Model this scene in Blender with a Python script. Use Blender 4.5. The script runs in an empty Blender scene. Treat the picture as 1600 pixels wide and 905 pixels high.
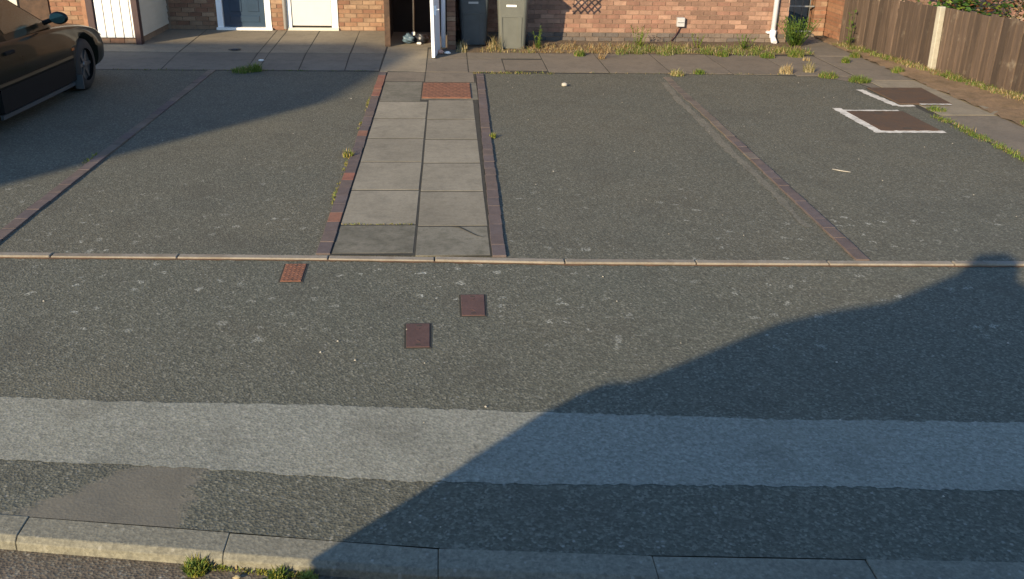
import bpy, bmesh, math, random
from mathutils import Vector, Matrix
random.seed(7)
R = math.radians
sc = bpy.context.scene
COL = sc.collection

# ------------------------------------------------------------------ camera
cam_d = bpy.data.cameras.new('camera')
cam = bpy.data.objects.new('camera', cam_d); COL.objects.link(cam)
fwd = Vector((0.06420838, 0.91456821, -0.39930223))
rgt = Vector((0.99788796, -0.0627884, 0.01665027))
up = rgt.cross(fwd)
M = Matrix((rgt, up, -fwd)).transposed().to_4x4()
M.translation = Vector((0, 0, 2.498))
cam.matrix_world = M
cam_d.sensor_width = 36
cam_d.lens = 36 * 1461.4 / 1600
cam_d.clip_start = 0.05; cam_d.clip_end = 1000
sc.camera = cam

# ------------------------------------------------------------------ light
AZ, EL = R(35), R(18.3)                 # light travels towards +X +Y
w = bpy.data.worlds.new('World'); sc.world = w; w.use_nodes = True
nt = w.node_tree
bg = nt.nodes['Background']
sky = nt.nodes.new('ShaderNodeTexSky'); sky.sky_type = 'NISHITA'
sky.sun_disc = False; sky.sun_elevation = EL; sky.sun_rotation = math.pi + AZ
sky.air_density = 1.0; sky.dust_density = 0.2; sky.ozone_density = 3.0
nt.links.new(sky.outputs[0], bg.inputs[0]); bg.inputs[1].default_value = 0.15
sd = bpy.data.lights.new('sun', 'SUN'); sd.energy = 4.6; sd.angle = R(0.5); sd.color = (1.0, 0.80, 0.52)
sun = bpy.data.objects.new('sun', sd); COL.objects.link(sun)
sun.rotation_euler = Vector((math.sin(AZ)*math.cos(EL), math.cos(AZ)*math.cos(EL), -math.sin(EL))).to_track_quat('-Z', 'Y').to_euler()
sun.location = (-10, -15, 12)
sc.view_settings.view_transform = 'Standard'
try: sc.view_settings.look = 'None'
except Exception: pass
sc.view_settings.exposure = 1.0
sc.view_settings.gamma = 1.0
sc.view_settings.use_curve_mapping = False

# ------------------------------------------------------------------ materials
def lin(c): return (c[0], c[1], c[2], 1)
def new_mat(name):
    m = bpy.data.materials.new(name); m.use_nodes = True
    t = m.node_tree; b = t.nodes['Principled BSDF']
    return m, t, b
def N(t, kind, **kw):
    n = t.nodes.new(kind)
    for k, v in kw.items():
        if k in n.inputs: n.inputs[k].default_value = v
        else: setattr(n, k, v)
    return n
def noise(t, pos, scale, detail=3, rough=0.6):
    n = N(t, 'ShaderNodeTexNoise', Scale=scale, Detail=detail, Roughness=rough)
    t.links.new(pos, n.inputs['Vector']); return n.outputs[0]
def ramp(t, src, p0, p1, c0=0.0, c1=1.0):
    n = t.nodes.new('ShaderNodeMapRange'); t.links.new(src, n.inputs[0])
    n.inputs[1].default_value = p0; n.inputs[2].default_value = p1
    n.inputs[3].default_value = c0; n.inputs[4].default_value = c1
    n.clamp = True
    return n.outputs[0]
def mixc(t, fac, a, b, mode='MIX'):
    n = t.nodes.new('ShaderNodeMix'); n.data_type = 'RGBA'; n.blend_type = mode
    for s, v in ((n.inputs[0], fac), (n.inputs[6], a), (n.inputs[7], b)):
        if isinstance(v, bpy.types.NodeSocket): t.links.new(v, s)
        elif isinstance(v, (int, float)): s.default_value = v
        else: s.default_value = lin(v)
    return n.outputs[2]
def mul(t, a, b, op='MULTIPLY'):
    n = t.nodes.new('ShaderNodeMath'); n.operation = op
    for s, v in ((n.inputs[0], a), (n.inputs[1], b)):
        if isinstance(v, bpy.types.NodeSocket): t.links.new(v, s)
        else: s.default_value = v
    return n.outputs[0]
def pos_of(t): return N(t, 'ShaderNodeNewGeometry').outputs['Position']
def bump(t, b, h, strength, dist):
    n = N(t, 'ShaderNodeBump', Strength=strength, Distance=dist)
    t.links.new(h, n.inputs['Height']); t.links.new(n.outputs[0], b.inputs['Normal'])

def plain(name, c, rough=0.6, var=0.12, scale=12, bmp=0.0, metal=0.0, coat=0.0, spec=0.5):
    m, t, b = new_mat(name)
    p = pos_of(t)
    f = noise(t, p, scale, 4)
    col = mixc(t, ramp(t, f, 0.3, 0.7), tuple(x*(1-var) for x in c), tuple(min(1, x*(1+var)) for x in c))
    t.links.new(col, b.inputs['Base Color'])
    b.inputs['Roughness'].default_value = rough
    b.inputs['Metallic'].default_value = metal
    b.inputs['Specular IOR Level'].default_value = spec
    b.inputs['Coat Weight'].default_value = coat
    if bmp: bump(t, b, noise(t, p, scale*6, 4), 0.5, bmp)
    return m

def asphalt(name, base, warm, lichen=0.0, grain=0.55, lich_band=None, stone=(0.30, 0.29, 0.23), bd=0.004, film=False):
    m, t, b = new_mat(name); p = pos_of(t)
    big = noise(t, p, 0.55, 4, 0.55)
    mid = noise(t, p, 5.0, 4, 0.6)
    col = mixc(t, ramp(t, big, 0.35, 0.65), base, warm)
    col = mixc(t, ramp(t, mid, 0.3, 0.7, 0.0, 0.3), col, tuple(x*1.35 for x in base))
    vo = N(t, 'ShaderNodeTexVoronoi', Scale=82.0); t.links.new(p, vo.inputs['Vector'])
    sep = t.nodes.new('ShaderNodeSeparateColor'); t.links.new(vo.outputs['Color'], sep.inputs[0])
    dk = mixc(t, ramp(t, sep.outputs[0], 0.0, 1.0, 0.0, grain), col, tuple(x*0.33 for x in base))
    col = mixc(t, ramp(t, sep.outputs[1], 0.62, 1.0, 0.0, grain*0.8), dk, stone)
    fine = noise(t, p, 34, 4, 0.75)
    col = mixc(t, ramp(t, fine, 0.35, 0.62, 0.34, -0.0), col, (0.012, 0.013, 0.013))
    # a few scattered pale chippings
    v2 = N(t, 'ShaderNodeTexVoronoi', Scale=13.0); v2.voronoi_dimensions = '2D'; t.links.new(p, v2.inputs['Vector'])
    col = mixc(t, mul(t, ramp(t, v2.outputs['Distance'], 0.06, 0.12, 0.4, 0.0), ramp(t, noise(t, p, 9, 2), 0.5, 0.6)), col, (0.36, 0.35, 0.31))
    if lichen:
        wp = t.nodes.new('ShaderNodeVectorMath'); wp.operation = 'MULTIPLY_ADD'
        wn = N(t, 'ShaderNodeTexNoise', Scale=22.0, Detail=2.0); t.links.new(p, wn.inputs['Vector'])
        t.links.new(wn.outputs['Color'], wp.inputs[0]); wp.inputs[1].default_value = (.14, .14, .14); t.links.new(p, wp.inputs[2])
        lv = N(t, 'ShaderNodeTexVoronoi', Scale=7.5); lv.voronoi_dimensions = '2D'; t.links.new(wp.outputs[0], lv.inputs['Vector'])
        ls = t.nodes.new('ShaderNodeSeparateColor'); t.links.new(lv.outputs['Color'], ls.inputs[0])
        rad = ramp(t, ls.outputs[0], 0.42, 1.0, 0.0, 0.24)
        a = mul(t, rad, lv.outputs['Distance'], 'SUBTRACT')
        c = noise(t, p, 85, 2, 0.7)
        patch = noise(t, p, 1.1, 3, 0.5)
        msk = mul(t, ramp(t, a, 0.0, 0.08), ramp(t, c, 0.45, 0.57))
        msk = mul(t, msk, ramp(t, patch, 0.42, 0.58, 0.1, 1.0))
        if lich_band:
            sx = t.nodes.new('ShaderNodeSeparateXYZ'); t.links.new(p, sx.inputs[0])
            y0, y1, y2, y3 = lich_band
            msk = mul(t, msk, mul(t, ramp(t, sx.outputs[1], y0, y1), ramp(t, sx.outputs[1], y2, y3, 1.0, 0.0)))
        col = mixc(t, mul(t, msk, lichen), col, (0.52, 0.52, 0.45))
    gr = None
    if film:
        sx = t.nodes.new('ShaderNodeSeparateXYZ'); t.links.new(p, sx.inputs[0]); X, Y = sx.outputs[0], sx.outputs[1]
        jit = ramp(t, noise(t, p, 14, 3, 0.6), 0.3, 0.7, -0.05, 0.05)
        # left limit slopes up to the right, right limit almost straight
        dl = mul(t, mul(t, mul(t, X, 0.80), 4.90, 'ADD'), mul(t, Y, jit, 'ADD'), 'SUBTRACT')
        m1 = mul(t, ramp(t, dl, -0.03, 0.05), ramp(t, mul(t, X, jit, 'ADD'), -1.18, -1.12, 1.0, 0.0))
        m1 = mul(t, m1, ramp(t, Y, 3.80, 3.70))
        f2 = mixc(t, ramp(t, mid, 0.3, 0.7), (0.138, 0.128, 0.104), (0.165, 0.148, 0.115))
        col = mixc(t, mul(t, m1, 0.8), col, mixc(t, ramp(t, fine, 0.3, 0.7, 0, .35), f2, (0.09, 0.085, 0.07)))
    # soft broad stains
    sn = noise(t, p, 1.7, 5, 0.6)
    col = mixc(t, ramp(t, sn, 0.52, 0.70, 0.0, 0.35), col, (0.062, 0.058, 0.045))
    sn2 = noise(t, p, 0.8, 6, 0.65)
    col = mixc(t, ramp(t, sn2, 0.55, 0.75, 0.0, 0.30), col, (0.15, 0.135, 0.095))
    t.links.new(col, b.inputs['Base Color'])
    b.inputs['Roughness'].default_value = 0.9
    b.inputs['Specular IOR Level'].default_value = 0.25
    h = mul(t, vo.outputs['Distance'], mul(t, fine, 0.6), 'ADD')
    if film: h = mul(t, h, ramp(t, m1, 0, 1, 1, .3))
    bump(t, b, h, 0.7, bd)
    return m

def concrete(name, c, c2, stain=(0.08, 0.075, 0.06), st=0.5, rough=0.9, big=1.2, bmp=0.002, rnd=0.12):
    m, t, b = new_mat(name); p = pos_of(t)
    oi = N(t, 'ShaderNodeObjectInfo').outputs['Random']
    f = noise(t, p, big, 5, 0.65)
    col = mixc(t, ramp(t, f, 0.35, 0.65), c, c2)
    s = noise(t, p, 4.0, 6, 0.7)
    col = mixc(t, ramp(t, s, 0.48, 0.72, 0.0, st), col, stain)
    s2 = noise(t, p, 17, 5, 0.75)
    col = mixc(t, ramp(t, s2, 0.5, 0.72, 0.0, st*0.8), col, stain)
    col = mixc(t, ramp(t, s2, 0.28, 0.45, 0.25, 0.0), col, tuple(min(1, x*1.35) for x in c2))
    g = noise(t, p, 70, 3, 0.7)
    col = mixc(t, ramp(t, g, 0.35, 0.65, 0.24, 0.0), col, tuple(x*0.35 for x in c))
    h1 = N(t, 'ShaderNodeHueSaturation'); t.links.new(col, h1.inputs['Color'])
    t.links.new(ramp(t, oi, 0, 1, 1-rnd, 1+rnd), h1.inputs['Value'])
    t.links.new(h1.outputs[0], b.inputs['Base Color'])
    b.inputs['Roughness'].default_value = rough
    b.inputs['Specular IOR Level'].default_value = 0.25
    bump(t, b, mul(t, g, s, 'ADD'), 0.5, bmp)
    return m

def brickmat(name, c, rough=0.85, var=0.16, fleck=0.3):
    m, t, b = new_mat(name); p = pos_of(t)
    oi = N(t, 'ShaderNodeObjectInfo').outputs['Random']
    f = noise(t, p, 9, 4, 0.7); g = noise(t, p, 60, 4, 0.7)
    col = mixc(t, ramp(t, f, 0.35, 0.68), tuple(x*0.82 for x in c), tuple(min(1, x*1.18) for x in c))
    col = mixc(t, ramp(t, g, 0.5, 0.75, 0.0, fleck), col, tuple(x*0.45 for x in c))
    h1 = N(t, 'ShaderNodeHueSaturation'); t.links.new(col, h1.inputs['Color'])
    t.links.new(ramp(t, oi, 0, 1, 1-var, 1+var), h1.inputs['Value'])
    t.links.new(h1.outputs[0], b.inputs['Base Color'])
    b.inputs['Roughness'].default_value = rough
    bump(t, b, g, 0.5, 0.003)
    return m

def wallmat(name, c, mortar):      # far brickwork above what the picture shows
    m, t, b = new_mat(name)
    p = pos_of(t); mp = N(t, 'ShaderNodeMapping'); t.links.new(p, mp.inputs[0])
    mp.inputs['Rotation'].default_value = (R(90), 0, 0)
    br = N(t, 'ShaderNodeTexBrick'); t.links.new(mp.outputs[0], br.inputs['Vector'])
    br.inputs['Scale'].default_value = 1; br.inputs['Brick Width'].default_value = 0.225
    br.inputs['Row Height'].default_value = 0.075; br.inputs['Mortar Size'].default_value = 0.005
    br.inputs['Color1'].default_value = lin(c); br.inputs['Color2'].default_value = lin(tuple(x*0.8 for x in c))
    br.inputs['Mortar'].default_value = lin(mortar)
    t.links.new(br.outputs[0], b.inputs['Base Color']); b.inputs['Roughness'].default_value = 0.9
    return m

MT = {}
MT['bay'] = asphalt('bay_tarmac', (0.108, 0.108, 0.083), (0.126, 0.118, 0.085), 0.65, 0.50, (5.6, 5.9, 7.2, 9.5))
MT['pave'] = asphalt('pavement_tarmac', (0.107, 0.111, 0.086), (0.124, 0.119, 0.087), 0.75, 0.52, (4.3, 5.6, 9.9, 10.0), film=True)
MT['strip'] = asphalt('trench_tarmac', (0.235, 0.240, 0.200), (0.262, 0.258, 0.204), 0.0, 0.42, None, (0.4, 0.38, 0.33), 0.002)
MT['smooth'] = asphalt('smooth_patch', (0.138, 0.128, 0.108), (0.152, 0.138, 0.112), 0.0, 0.22, None, (0.2, 0.19, 0.16), 0.0015)
MT['road'] = asphalt('road_tarmac', (0.130, 0.108, 0.082), (0.150, 0.118, 0.086), 0.0, 0.55)
MT['slab'] = concrete('slab_concrete', (0.208, 0.187, 0.142), (0.250, 0.226, 0.174), st=0.4)
MT['pour'] = concrete('poured_concrete', (0.150, 0.140, 0.110), (0.190, 0.176, 0.138), (0.06, 0.06, 0.04), 0.7, big=3)
MT['front'] = concrete('front_concrete', (0.255, 0.218, 0.158), (0.210, 0.180, 0.132), st=0.4, rnd=0.07)
MT['frontd'] = concrete('front_concrete_grimy', (0.180, 0.162, 0.130), (0.145, 0.130, 0.105), st=0.55, rnd=0.06)
MT['brown'] = concrete('brown_slab', (0.158, 0.135, 0.106), (0.190, 0.160, 0.122), st=0.55, rnd=0.08)
MT['soil'] = concrete('dry_soil', (0.15, 0.105, 0.065), (0.20, 0.15, 0.095), (0.06, 0.04, 0.025), 0.6, bmp=0.01)
MT['sand'] = concrete('sandy_soil', (0.30, 0.20, 0.12), (0.22, 0.15, 0.085), (0.10, 0.075, 0.035), 0.6, bmp=0.012)
MT['earth'] = plain('earth', (0.10, 0.09, 0.06), 0.95, 0.3, 0.5)
MT['edge'] = concrete('edging_concrete', (0.250, 0.222, 0.180), (0.215, 0.190, 0.152), (0.12, 0.085, 0.05), 0.5, big=4)
MT['kerb'] = asphalt('kerb_concrete', (0.192, 0.188, 0.150), (0.230, 0.212, 0.160), 0.0, 0.36, None, (0.27, 0.26, 0.2), 0.0015)
MT['rustline'] = plain('rusty_dirt', (0.13, 0.065, 0.03), 0.95, 0.4, 9)
E_GREY = [brickmat('edging_brick_worn', (0.105, 0.086, 0.068)), brickmat('edging_brick_faded', (0.12, 0.095, 0.072))]
E_DARK = [brickmat('edging_brick_plum', (0.094, 0.070, 0.063), var=.08), brickmat('edging_brick_brown', (0.100, 0.074, 0.062), var=.08), brickmat('edging_brick_grey', (0.090, 0.070, 0.066), var=.08)]
E_RED = [brickmat('edging_brick_red', (0.19, 0.075, 0.048)), brickmat('edging_brick_orange', (0.185, 0.085, 0.052))]
W_PINK = [brickmat('wall_brick_pink', (0.225, 0.128, 0.088)), brickmat('wall_brick_salmon', (0.260, 0.155, 0.108)), brickmat('wall_brick_rose', (0.205, 0.108, 0.075)), brickmat('wall_brick_dull', (0.170, 0.098, 0.068))]
W_PLINTH = [brickmat('plinth_brick_slate', (0.085, 0.072, 0.064)), brickmat('plinth_brick_umber', (0.13, 0.10, 0.08))]
W_BROWN = [brickmat('house_brick_tan', (0.205, 0.115, 0.068)), brickmat('house_brick_rust', (0.185, 0.092, 0.055)), brickmat('house_brick_buff', (0.25, 0.16, 0.10))]
W_ORANGE = [brickmat('pillar_brick_orange', (0.27, 0.14, 0.08)), brickmat('pillar_brick_clay', (0.24, 0.115, 0.065))]
MT['mortar'] = plain('mortar_pink', (0.27, 0.185, 0.135), 0.95, 0.12, 8, 0.002)
MT['mortarb'] = plain('mortar_brown', (0.23, 0.165, 0.115), 0.95, 0.15, 8, 0.002)
MT['wallup'] = wallmat('brickwork_pink', (0.225, 0.128, 0.088), (0.27, 0.185, 0.135))
MT['wallupb'] = wallmat('brickwork_brown', (0.205, 0.115, 0.068), (0.23, 0.165, 0.115))
MT['white'] = plain('white_paint', (0.80, 0.79, 0.76), 0.45, 0.03, 5)
MT['pvc'] = plain('white_upvc', (0.80, 0.81, 0.82), 0.3, 0.02, 3)
MT['cream'] = plain('cream_paint', (0.52, 0.50, 0.43), 0.55, 0.06, 3)
MT['offwhite'] = plain('off_white_paint', (0.50, 0.50, 0.48), 0.5, 0.04, 3)
MT['dkpost'] = plain('dark_brown_paint', (0.035, 0.014, 0.016), 0.5, 0.2, 10)
MT['navy'] = plain('navy_gloss_paint', (0.022, 0.042, 0.072), 0.28, 0.1, 4)
MT['greyp'] = plain('grey_plastic', (0.36, 0.36, 0.36), 0.5, 0.1, 6)
MT['pipe'] = plain('white_plastic_pipe', (0.70, 0.70, 0.76), 0.35, 0.05, 4)
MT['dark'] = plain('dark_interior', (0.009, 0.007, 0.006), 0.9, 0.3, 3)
MT['darkwood'] = plain('dark_stained_wood', (0.055, 0.030, 0.017), 0.8, 0.4, 14, 0.002)
MT['bin_dark'] = plain('charcoal_bin_plastic', (0.045, 0.055, 0.062), 0.5, 0.15, 6)
MT['bin_grey'] = plain('grey_green_bin_plastic', (0.082, 0.086, 0.075), 0.5, 0.12, 6)
MT['blackrub'] = plain('black_rubber', (0.018, 0.018, 0.018), 0.75, 0.2, 10)
MT['bag'] = plain('blue_grey_bag', (0.09, 0.14, 0.18), 0.4, 0.4, 8, 0.006)
MT['bagb'] = plain('black_bag', (0.02, 0.022, 0.028), 0.35, 0.4, 8, 0.006)
MT['litter'] = plain('white_litter', (0.75, 0.73, 0.70), 0.6, 0.1, 10)
MT['peach'] = plain('peach_litter', (0.60, 0.33, 0.24), 0.6, 0.1, 10)
MT['stick'] = plain('pale_wood', (0.50, 0.38, 0.24), 0.7, 0.2, 20)
MT['stonem'] = plain('pale_stone', (0.36, 0.33, 0.28), 0.85, 0.15, 30, 0.003)
MT['rust'] = brickmat('rusted_iron', (0.165, 0.070, 0.040), 0.9, 0.05, 0.8)
MT['rustd'] = brickmat('dark_rusted_iron', (0.082, 0.043, 0.036), 0.85, 0.12, 0.5)
MT['irondk'] = concrete('brown_iron', (0.078, 0.055, 0.040), (0.100, 0.066, 0.044), (0.15, 0.075, 0.035), 0.55, big=2.5, rnd=0.05)
MT['gap'] = plain('joint_dirt', (0.026, 0.025, 0.019), 0.95, 0.3, 10)
MT['roadpaint'] = concrete('worn_white_paint', (0.68, 0.65, 0.58), (0.55, 0.52, 0.46), (0.2, 0.19, 0.16), 0.8, big=6, rnd=0.03)
MT['steel'] = plain('grey_steel', (0.30, 0.31, 0.30), 0.45, 0.2, 20, 0, 0.6)
MT['concpost'] = concrete('post_concrete', (0.42, 0.39, 0.31), (0.36, 0.33, 0.27), (0.2, 0.2, 0.14), 0.5, big=5)
MT['haunch'] = asphalt('worn_mortar', (0.185, 0.170, 0.130), (0.150, 0.140, 0.108), 0.0, 0.5, None, (0.25, 0.23, 0.18), 0.003)
MT['roof'] = plain('roof_tile', (0.10, 0.075, 0.06), 0.9, 0.2, 3)

def fencewood(name, c):
    m, t, b = new_mat(name); p = pos_of(t)
    mp = N(t, 'ShaderNodeMapping'); t.links.new(p, mp.inputs[0]); mp.inputs['Scale'].default_value = (14, 14, 1.1)
    oi = N(t, 'ShaderNodeObjectInfo').outputs['Random']
    f = noise(t, mp.outputs[0], 2.0, 6, 0.7)
    col = mixc(t, ramp(t, f, 0.3, 0.7), tuple(x*0.6 for x in c), tuple(x*1.3 for x in c))
    g = noise(t, p, 3.5, 5, 0.7)
    col = mixc(t, ramp(t, g, 0.60, 0.72, 0, 0.7), col, (0.20, 0.165, 0.12))
    h1 = N(t, 'ShaderNodeHueSaturation'); t.links.new(col, h1.inputs['Color'])
    t.links.new(ramp(t, oi, 0, 1, 0.62, 1.3), h1.inputs['Value'])
    t.links.new(h1.outputs[0], b.inputs['Base Color']); b.inputs['Roughness'].default_value = 0.85
    bump(t, b, f, 0.6, 0.004)
    return m
MT['fence'] = fencewood('weathered_fence_wood', (0.085, 0.058, 0.041))
def leafmat(name, c):
    m, t, b = new_mat(name); p = pos_of(t)
    f = noise(t, p, 40, 2)
    col = mixc(t, ramp(t, f, 0.3, 0.7), tuple(x*0.7 for x in c), tuple(x*1.3 for x in c))
    t.links.new(col, b.inputs['Base Color']); b.inputs['Roughness'].default_value = 0.6
    b.inputs['Specular IOR Level'].default_value = 0.3
    tr = N(t, 'ShaderNodeBsdfTranslucent'); t.links.new(col, tr.inputs[0])
    mx = N(t, 'ShaderNodeMixShader'); mx.inputs[0].default_value = 0.3
    t.links.new(b.outputs[0], mx.inputs[1]); t.links.new(tr.outputs[0], mx.inputs[2])
    t.links.new(mx.outputs[0], t.nodes['Material Output'].inputs[0])
    return m
G_GREEN = leafmat('grass_green', (0.085, 0.145, 0.022)); G_LIME = leafmat('grass_lime', (0.16, 0.21, 0.035))
G_OLIVE = leafmat('grass_olive', (0.15, 0.14, 0.045)); G_STRAW = leafmat('grass_straw', (0.36, 0.26, 0.12))
G_DRY = leafmat('grass_dry', (0.27, 0.165, 0.075)); G_PALE = leafmat('grass_pale', (0.42, 0.35, 0.20))
L_GREEN = leafmat('leaf_green', (0.05, 0.11, 0.018)); L_LIME = leafmat('leaf_lime', (0.15, 0.20, 0.03)); L_RED = leafmat('leaf_red', (0.17, 0.065, 0.032)); L_DARK = leafmat('leaf_dark', (0.02, 0.05, 0.012))
MOSS = leafmat('moss_yellow', (0.21, 0.20, 0.03))
BARK = plain('bark', (0.07, 0.05, 0.035), 0.9, 0.3, 20)

def paint(name, c):
    m, t, b = new_mat(name)
    b.inputs['Base Color'].default_value = lin(c); b.inputs['Metallic'].default_value = 0.0
    b.inputs['Roughness'].default_value = 0.32; b.inputs['Specular IOR Level'].default_value = 0.1; b.inputs['Coat Weight'].default_value = 0.3; b.inputs['Coat Roughness'].default_value = 0.03
    p = pos_of(t); n = noise(t, p, 3, 4); t.links.new(ramp(t, n, 0.3, 0.7, 0.25, 0.42), b.inputs['Roughness'])
    return m
MT['carpaint'] = paint('black_gold_car_paint', (0.008, 0.009, 0.006))
MT['carpaint2'] = paint('grey_car_paint', (0.2, 0.2, 0.2))
def glassm(name, c, rough=0.02):
    m, t, b = new_mat(name); b.inputs['Base Color'].default_value = lin(c); b.inputs['Roughness'].default_value = rough
    b.inputs['Specular IOR Level'].default_value = 0.8; b.inputs['Coat Weight'].default_value = 0.5; b.inputs['Coat Roughness'].default_value = rough*.8
    return m
MT['glass'] = glassm('tinted_glass', (0.02, 0.032, 0.02), 0.2)
MT['mirror'] = plain('mirror_glass', (0.12, 0.22, 0.21), 0.08, 0.02, 3, 0, 1.0)
MT['chrome'] = plain('dull_chrome', (0.22, 0.21, 0.17), 0.35, 0.05, 3, 0, 1.0)
MT['trim'] = plain('black_trim', (0.010, 0.010, 0.010), 0.75, 0.1, 5, spec=0.15)
MT['lampglass'] = glassm('lamp_glass', (0.45, 0.47, 0.46), 0.08)
MT['orange'] = plain('indicator_orange', (0.45, 0.11, 0.02), 0.3, 0.05, 5)
MT['rim'] = plain('alloy_rim', (0.16, 0.16, 0.16), 0.4, 0.05, 5, 0, 0.7)

# ------------------------------------------------------------------ builders
def link(name, me, parent=None):
    o = bpy.data.objects.new(name, me); COL.objects.link(o)
    if parent: o.parent = parent
    return o
def obj(name, bm, mats, parent=None, smooth=False):
    me = bpy.data.meshes.new(name); bm.normal_update(); bm.to_mesh(me); bm.free()
    for m in (mats if isinstance(mats, (list, tuple)) else [mats]): me.materials.append(m)
    if smooth:
        for f in me.polygons: f.use_smooth = True
    return link(name, me, parent)
def empty(name, loc=(0, 0, 0), rz=0):
    o = bpy.data.objects.new(name, None); COL.objects.link(o); o.location = loc; o.rotation_euler = (0, 0, rz)
    o.empty_display_size = 0.2
    return o
def tag(o, label=None, cat=None, group=None, kind=None):
    if label: o['label'] = label
    if cat: o['category'] = cat
    if group: o['group'] = group
    if kind: o['kind'] = kind
    return o
def box(bm, x0, x1, y0, y1, z0, z1, mi=0):
    v = [bm.verts.new((x, y, z)) for z in (z0, z1) for x, y in ((x0, y0), (x1, y0), (x1, y1), (x0, y1))]
    for q in ((0, 3, 2, 1), (4, 5, 6, 7), (0, 1, 5, 4), (1, 2, 6, 5), (2, 3, 7, 6), (3, 0, 4, 7)):
        f = bm.faces.new([v[i] for i in q]); f.material_index = mi
def prism(bm, pts, z0, z1, mi=0):
    a = [bm.verts.new((x, y, z0)) for x, y in pts]; b = [bm.verts.new((x, y, z1)) for x, y in pts]
    n = len(pts)
    f = bm.faces.new(b); f.material_index = mi
    f = bm.faces.new(a[::-1]); f.material_index = mi
    for i in range(n):
        f = bm.faces.new([a[i], a[(i+1) % n], b[(i+1) % n], b[i]]); f.material_index = mi
def bevel(bm, r, seg=1):
    bmesh.ops.bevel(bm, geom=bm.edges[:], offset=r, segments=seg, affect='EDGES', profile=0.7)
def tube(bm, a, b, r0, r1=None, n=10, mi=0, caps=True):
    r1 = r0 if r1 is None else r1
    a = Vector(a); b = Vector(b); d = (b-a).normalized()
    s = d.orthogonal().normalized(); u = d.cross(s)
    A = []; B = []
    for i in range(n):
        t = 2*math.pi*i/n; q = s*math.cos(t)+u*math.sin(t)
        A.append(bm.verts.new(a+q*r0)); B.append(bm.verts.new(b+q*r1))
    for i in range(n):
        f = bm.faces.new([A[i], A[(i+1) % n], B[(i+1) % n], B[i]]); f.material_index = mi; f.smooth = True
    if caps:
        f = bm.faces.new(A[::-1]); f.material_index = mi
        f = bm.faces.new(B); f.material_index = mi
def sheet(name, pts, z, mat, parent=None):
    bm = bmesh.new(); f = bm.faces.new([bm.verts.new((x, y, z)) for x, y in pts])
    if f.normal.z < 0: f.normal_flip()
    return obj(name, bm, mat, parent)
def bx(name, dims, mat, parent=None, bev=0.0):
    bm = bmesh.new(); box(bm, *dims)
    if bev: bevel(bm, bev)
    return obj(name, bm, mat, parent)
def interp(P, x):
    if x <= P[0][0]: a, b = P[0], P[1]
    elif x >= P[-1][0]: a, b = P[-2], P[-1]
    else:
        for a, b in zip(P, P[1:]):
            if a[0] <= x <= b[0]: break
    return a[1] + (b[1]-a[1])*(x-a[0])/(b[0]-a[0])
def wig(s, a): return random.uniform(-a, a)

# ------------------------------------------------------------------ ground
XL, XR = -9.0, 10.0
KB = [(-2.2, 3.43), (-1.15, 3.265), (-0.47, 3.15), (-0.03, 3.085), (0.45, 3.03), (1.15, 2.985), (2.31, 2.90)]     # back of road kerb
EF = [(-3.2, 6.375), (-1.39, 6.30), (-0.3, 6.24), (0.79, 6.16), (2.27, 6.105), (4.15, 6.05)]                     # front of edging
EB = [(x, y+0.075) for x, y in EF]
ST = [(-2.35, 4.39), (-1.81, 4.33), (-0.69, 4.25), (0.53, 4.13), (1.6, 4.03), (2.92, 3.95)]
SB = [(-2.1, 3.81), (-1.29, 3.71), (-0.52, 3.60), (-0.2, 3.56), (0.44, 3.51), (1.63, 3.45), (2.35, 3.39), (2.59, 3.37)]
def line(P, x0, x1, step, jit=0.0):
    n = int((x1-x0)/step); out = []
    for i in range(n+1):
        x = x0+(x1-x0)*i/n; out.append((x, interp(P, x)+wig(0, jit)))
    return out
g = sheet('ground', [(-150, -150), (150, -150), (150, 150), (-150, 150)], -0.16, MT['earth']); tag(g, kind='structure')
r = sheet('road', [(-60, -3.4)] + [(60, -3.4)] + [(60, 2.0), (9, 2.0)] + line(KB, -9, 9, 0.5)[::-1] + [(-60, 2.6)], -0.055, MT['road']); tag(r, kind='structure')
pv = sheet('pavement', line(KB, XL, XR, 0.25) + line(EF, XL, XR, 0.25)[::-1], 0.0, MT['pave']); tag(pv, kind='structure')
pv2 = sheet('pavement', [(-60, -6), (60, -6), (60, -3.4), (-60, -3.4)], 0.0, MT['pave']); tag(pv2, kind='structure')
st = sheet('pavement_strip', line(SB, XL, XR, 0.03, 0.010) + line(ST, XL, XR, 0.03, 0.009)[::-1], 0.0018, MT['strip']); tag(st, kind='structure')
by = sheet('parking_bay', line(EB, XL, 5.83, 0.25) + [(5.79, 9.0), (5.82, 12.0), (5.66, 12.9), (5.3, 13.22), (4.6, 13.36), (2.7, 13.42), (0.33, 13.38), (-1.0, 13.49), (XL, 13.56)], 0.0, MT['bay']); tag(by, kind='structure')
# dirt bed under slabs and paving
bd2 = sheet('paving_joint_dirt', [(-9, 13.55), (0.27, 13.48), (5.0, 13.42), (5.84, 13.3), (5.87, 12.2), (5.9, 10.84), (5.86, 7.0), (6.7, 7.0), (6.64, 17.2), (5.9, 17.0), (5.9, 15.1), (0.1, 15.1), (0.1, 15.6), (-1.0, 15.6), (-1.0, 17.4), (-9, 17.4)], 0.0018, MT['gap']); tag(bd2, kind='structure')
bd = sheet('paving_bed', [(-9, 13.3), (5.2, 13.2), (5.6, 12.7), (5.75, 6.0), (XR, 6.0), (XR, 21), (-9, 21)], -0.0005, MT['gap']); tag(bd, kind='structure')

pb = sheet('path_joint_dirt', [(-0.875, 6.36), (0.295, 6.31), (0.365, 13.4), (-0.88, 13.5)], 0.0068, MT['gap']); tag(pb, kind='structure')
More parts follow.
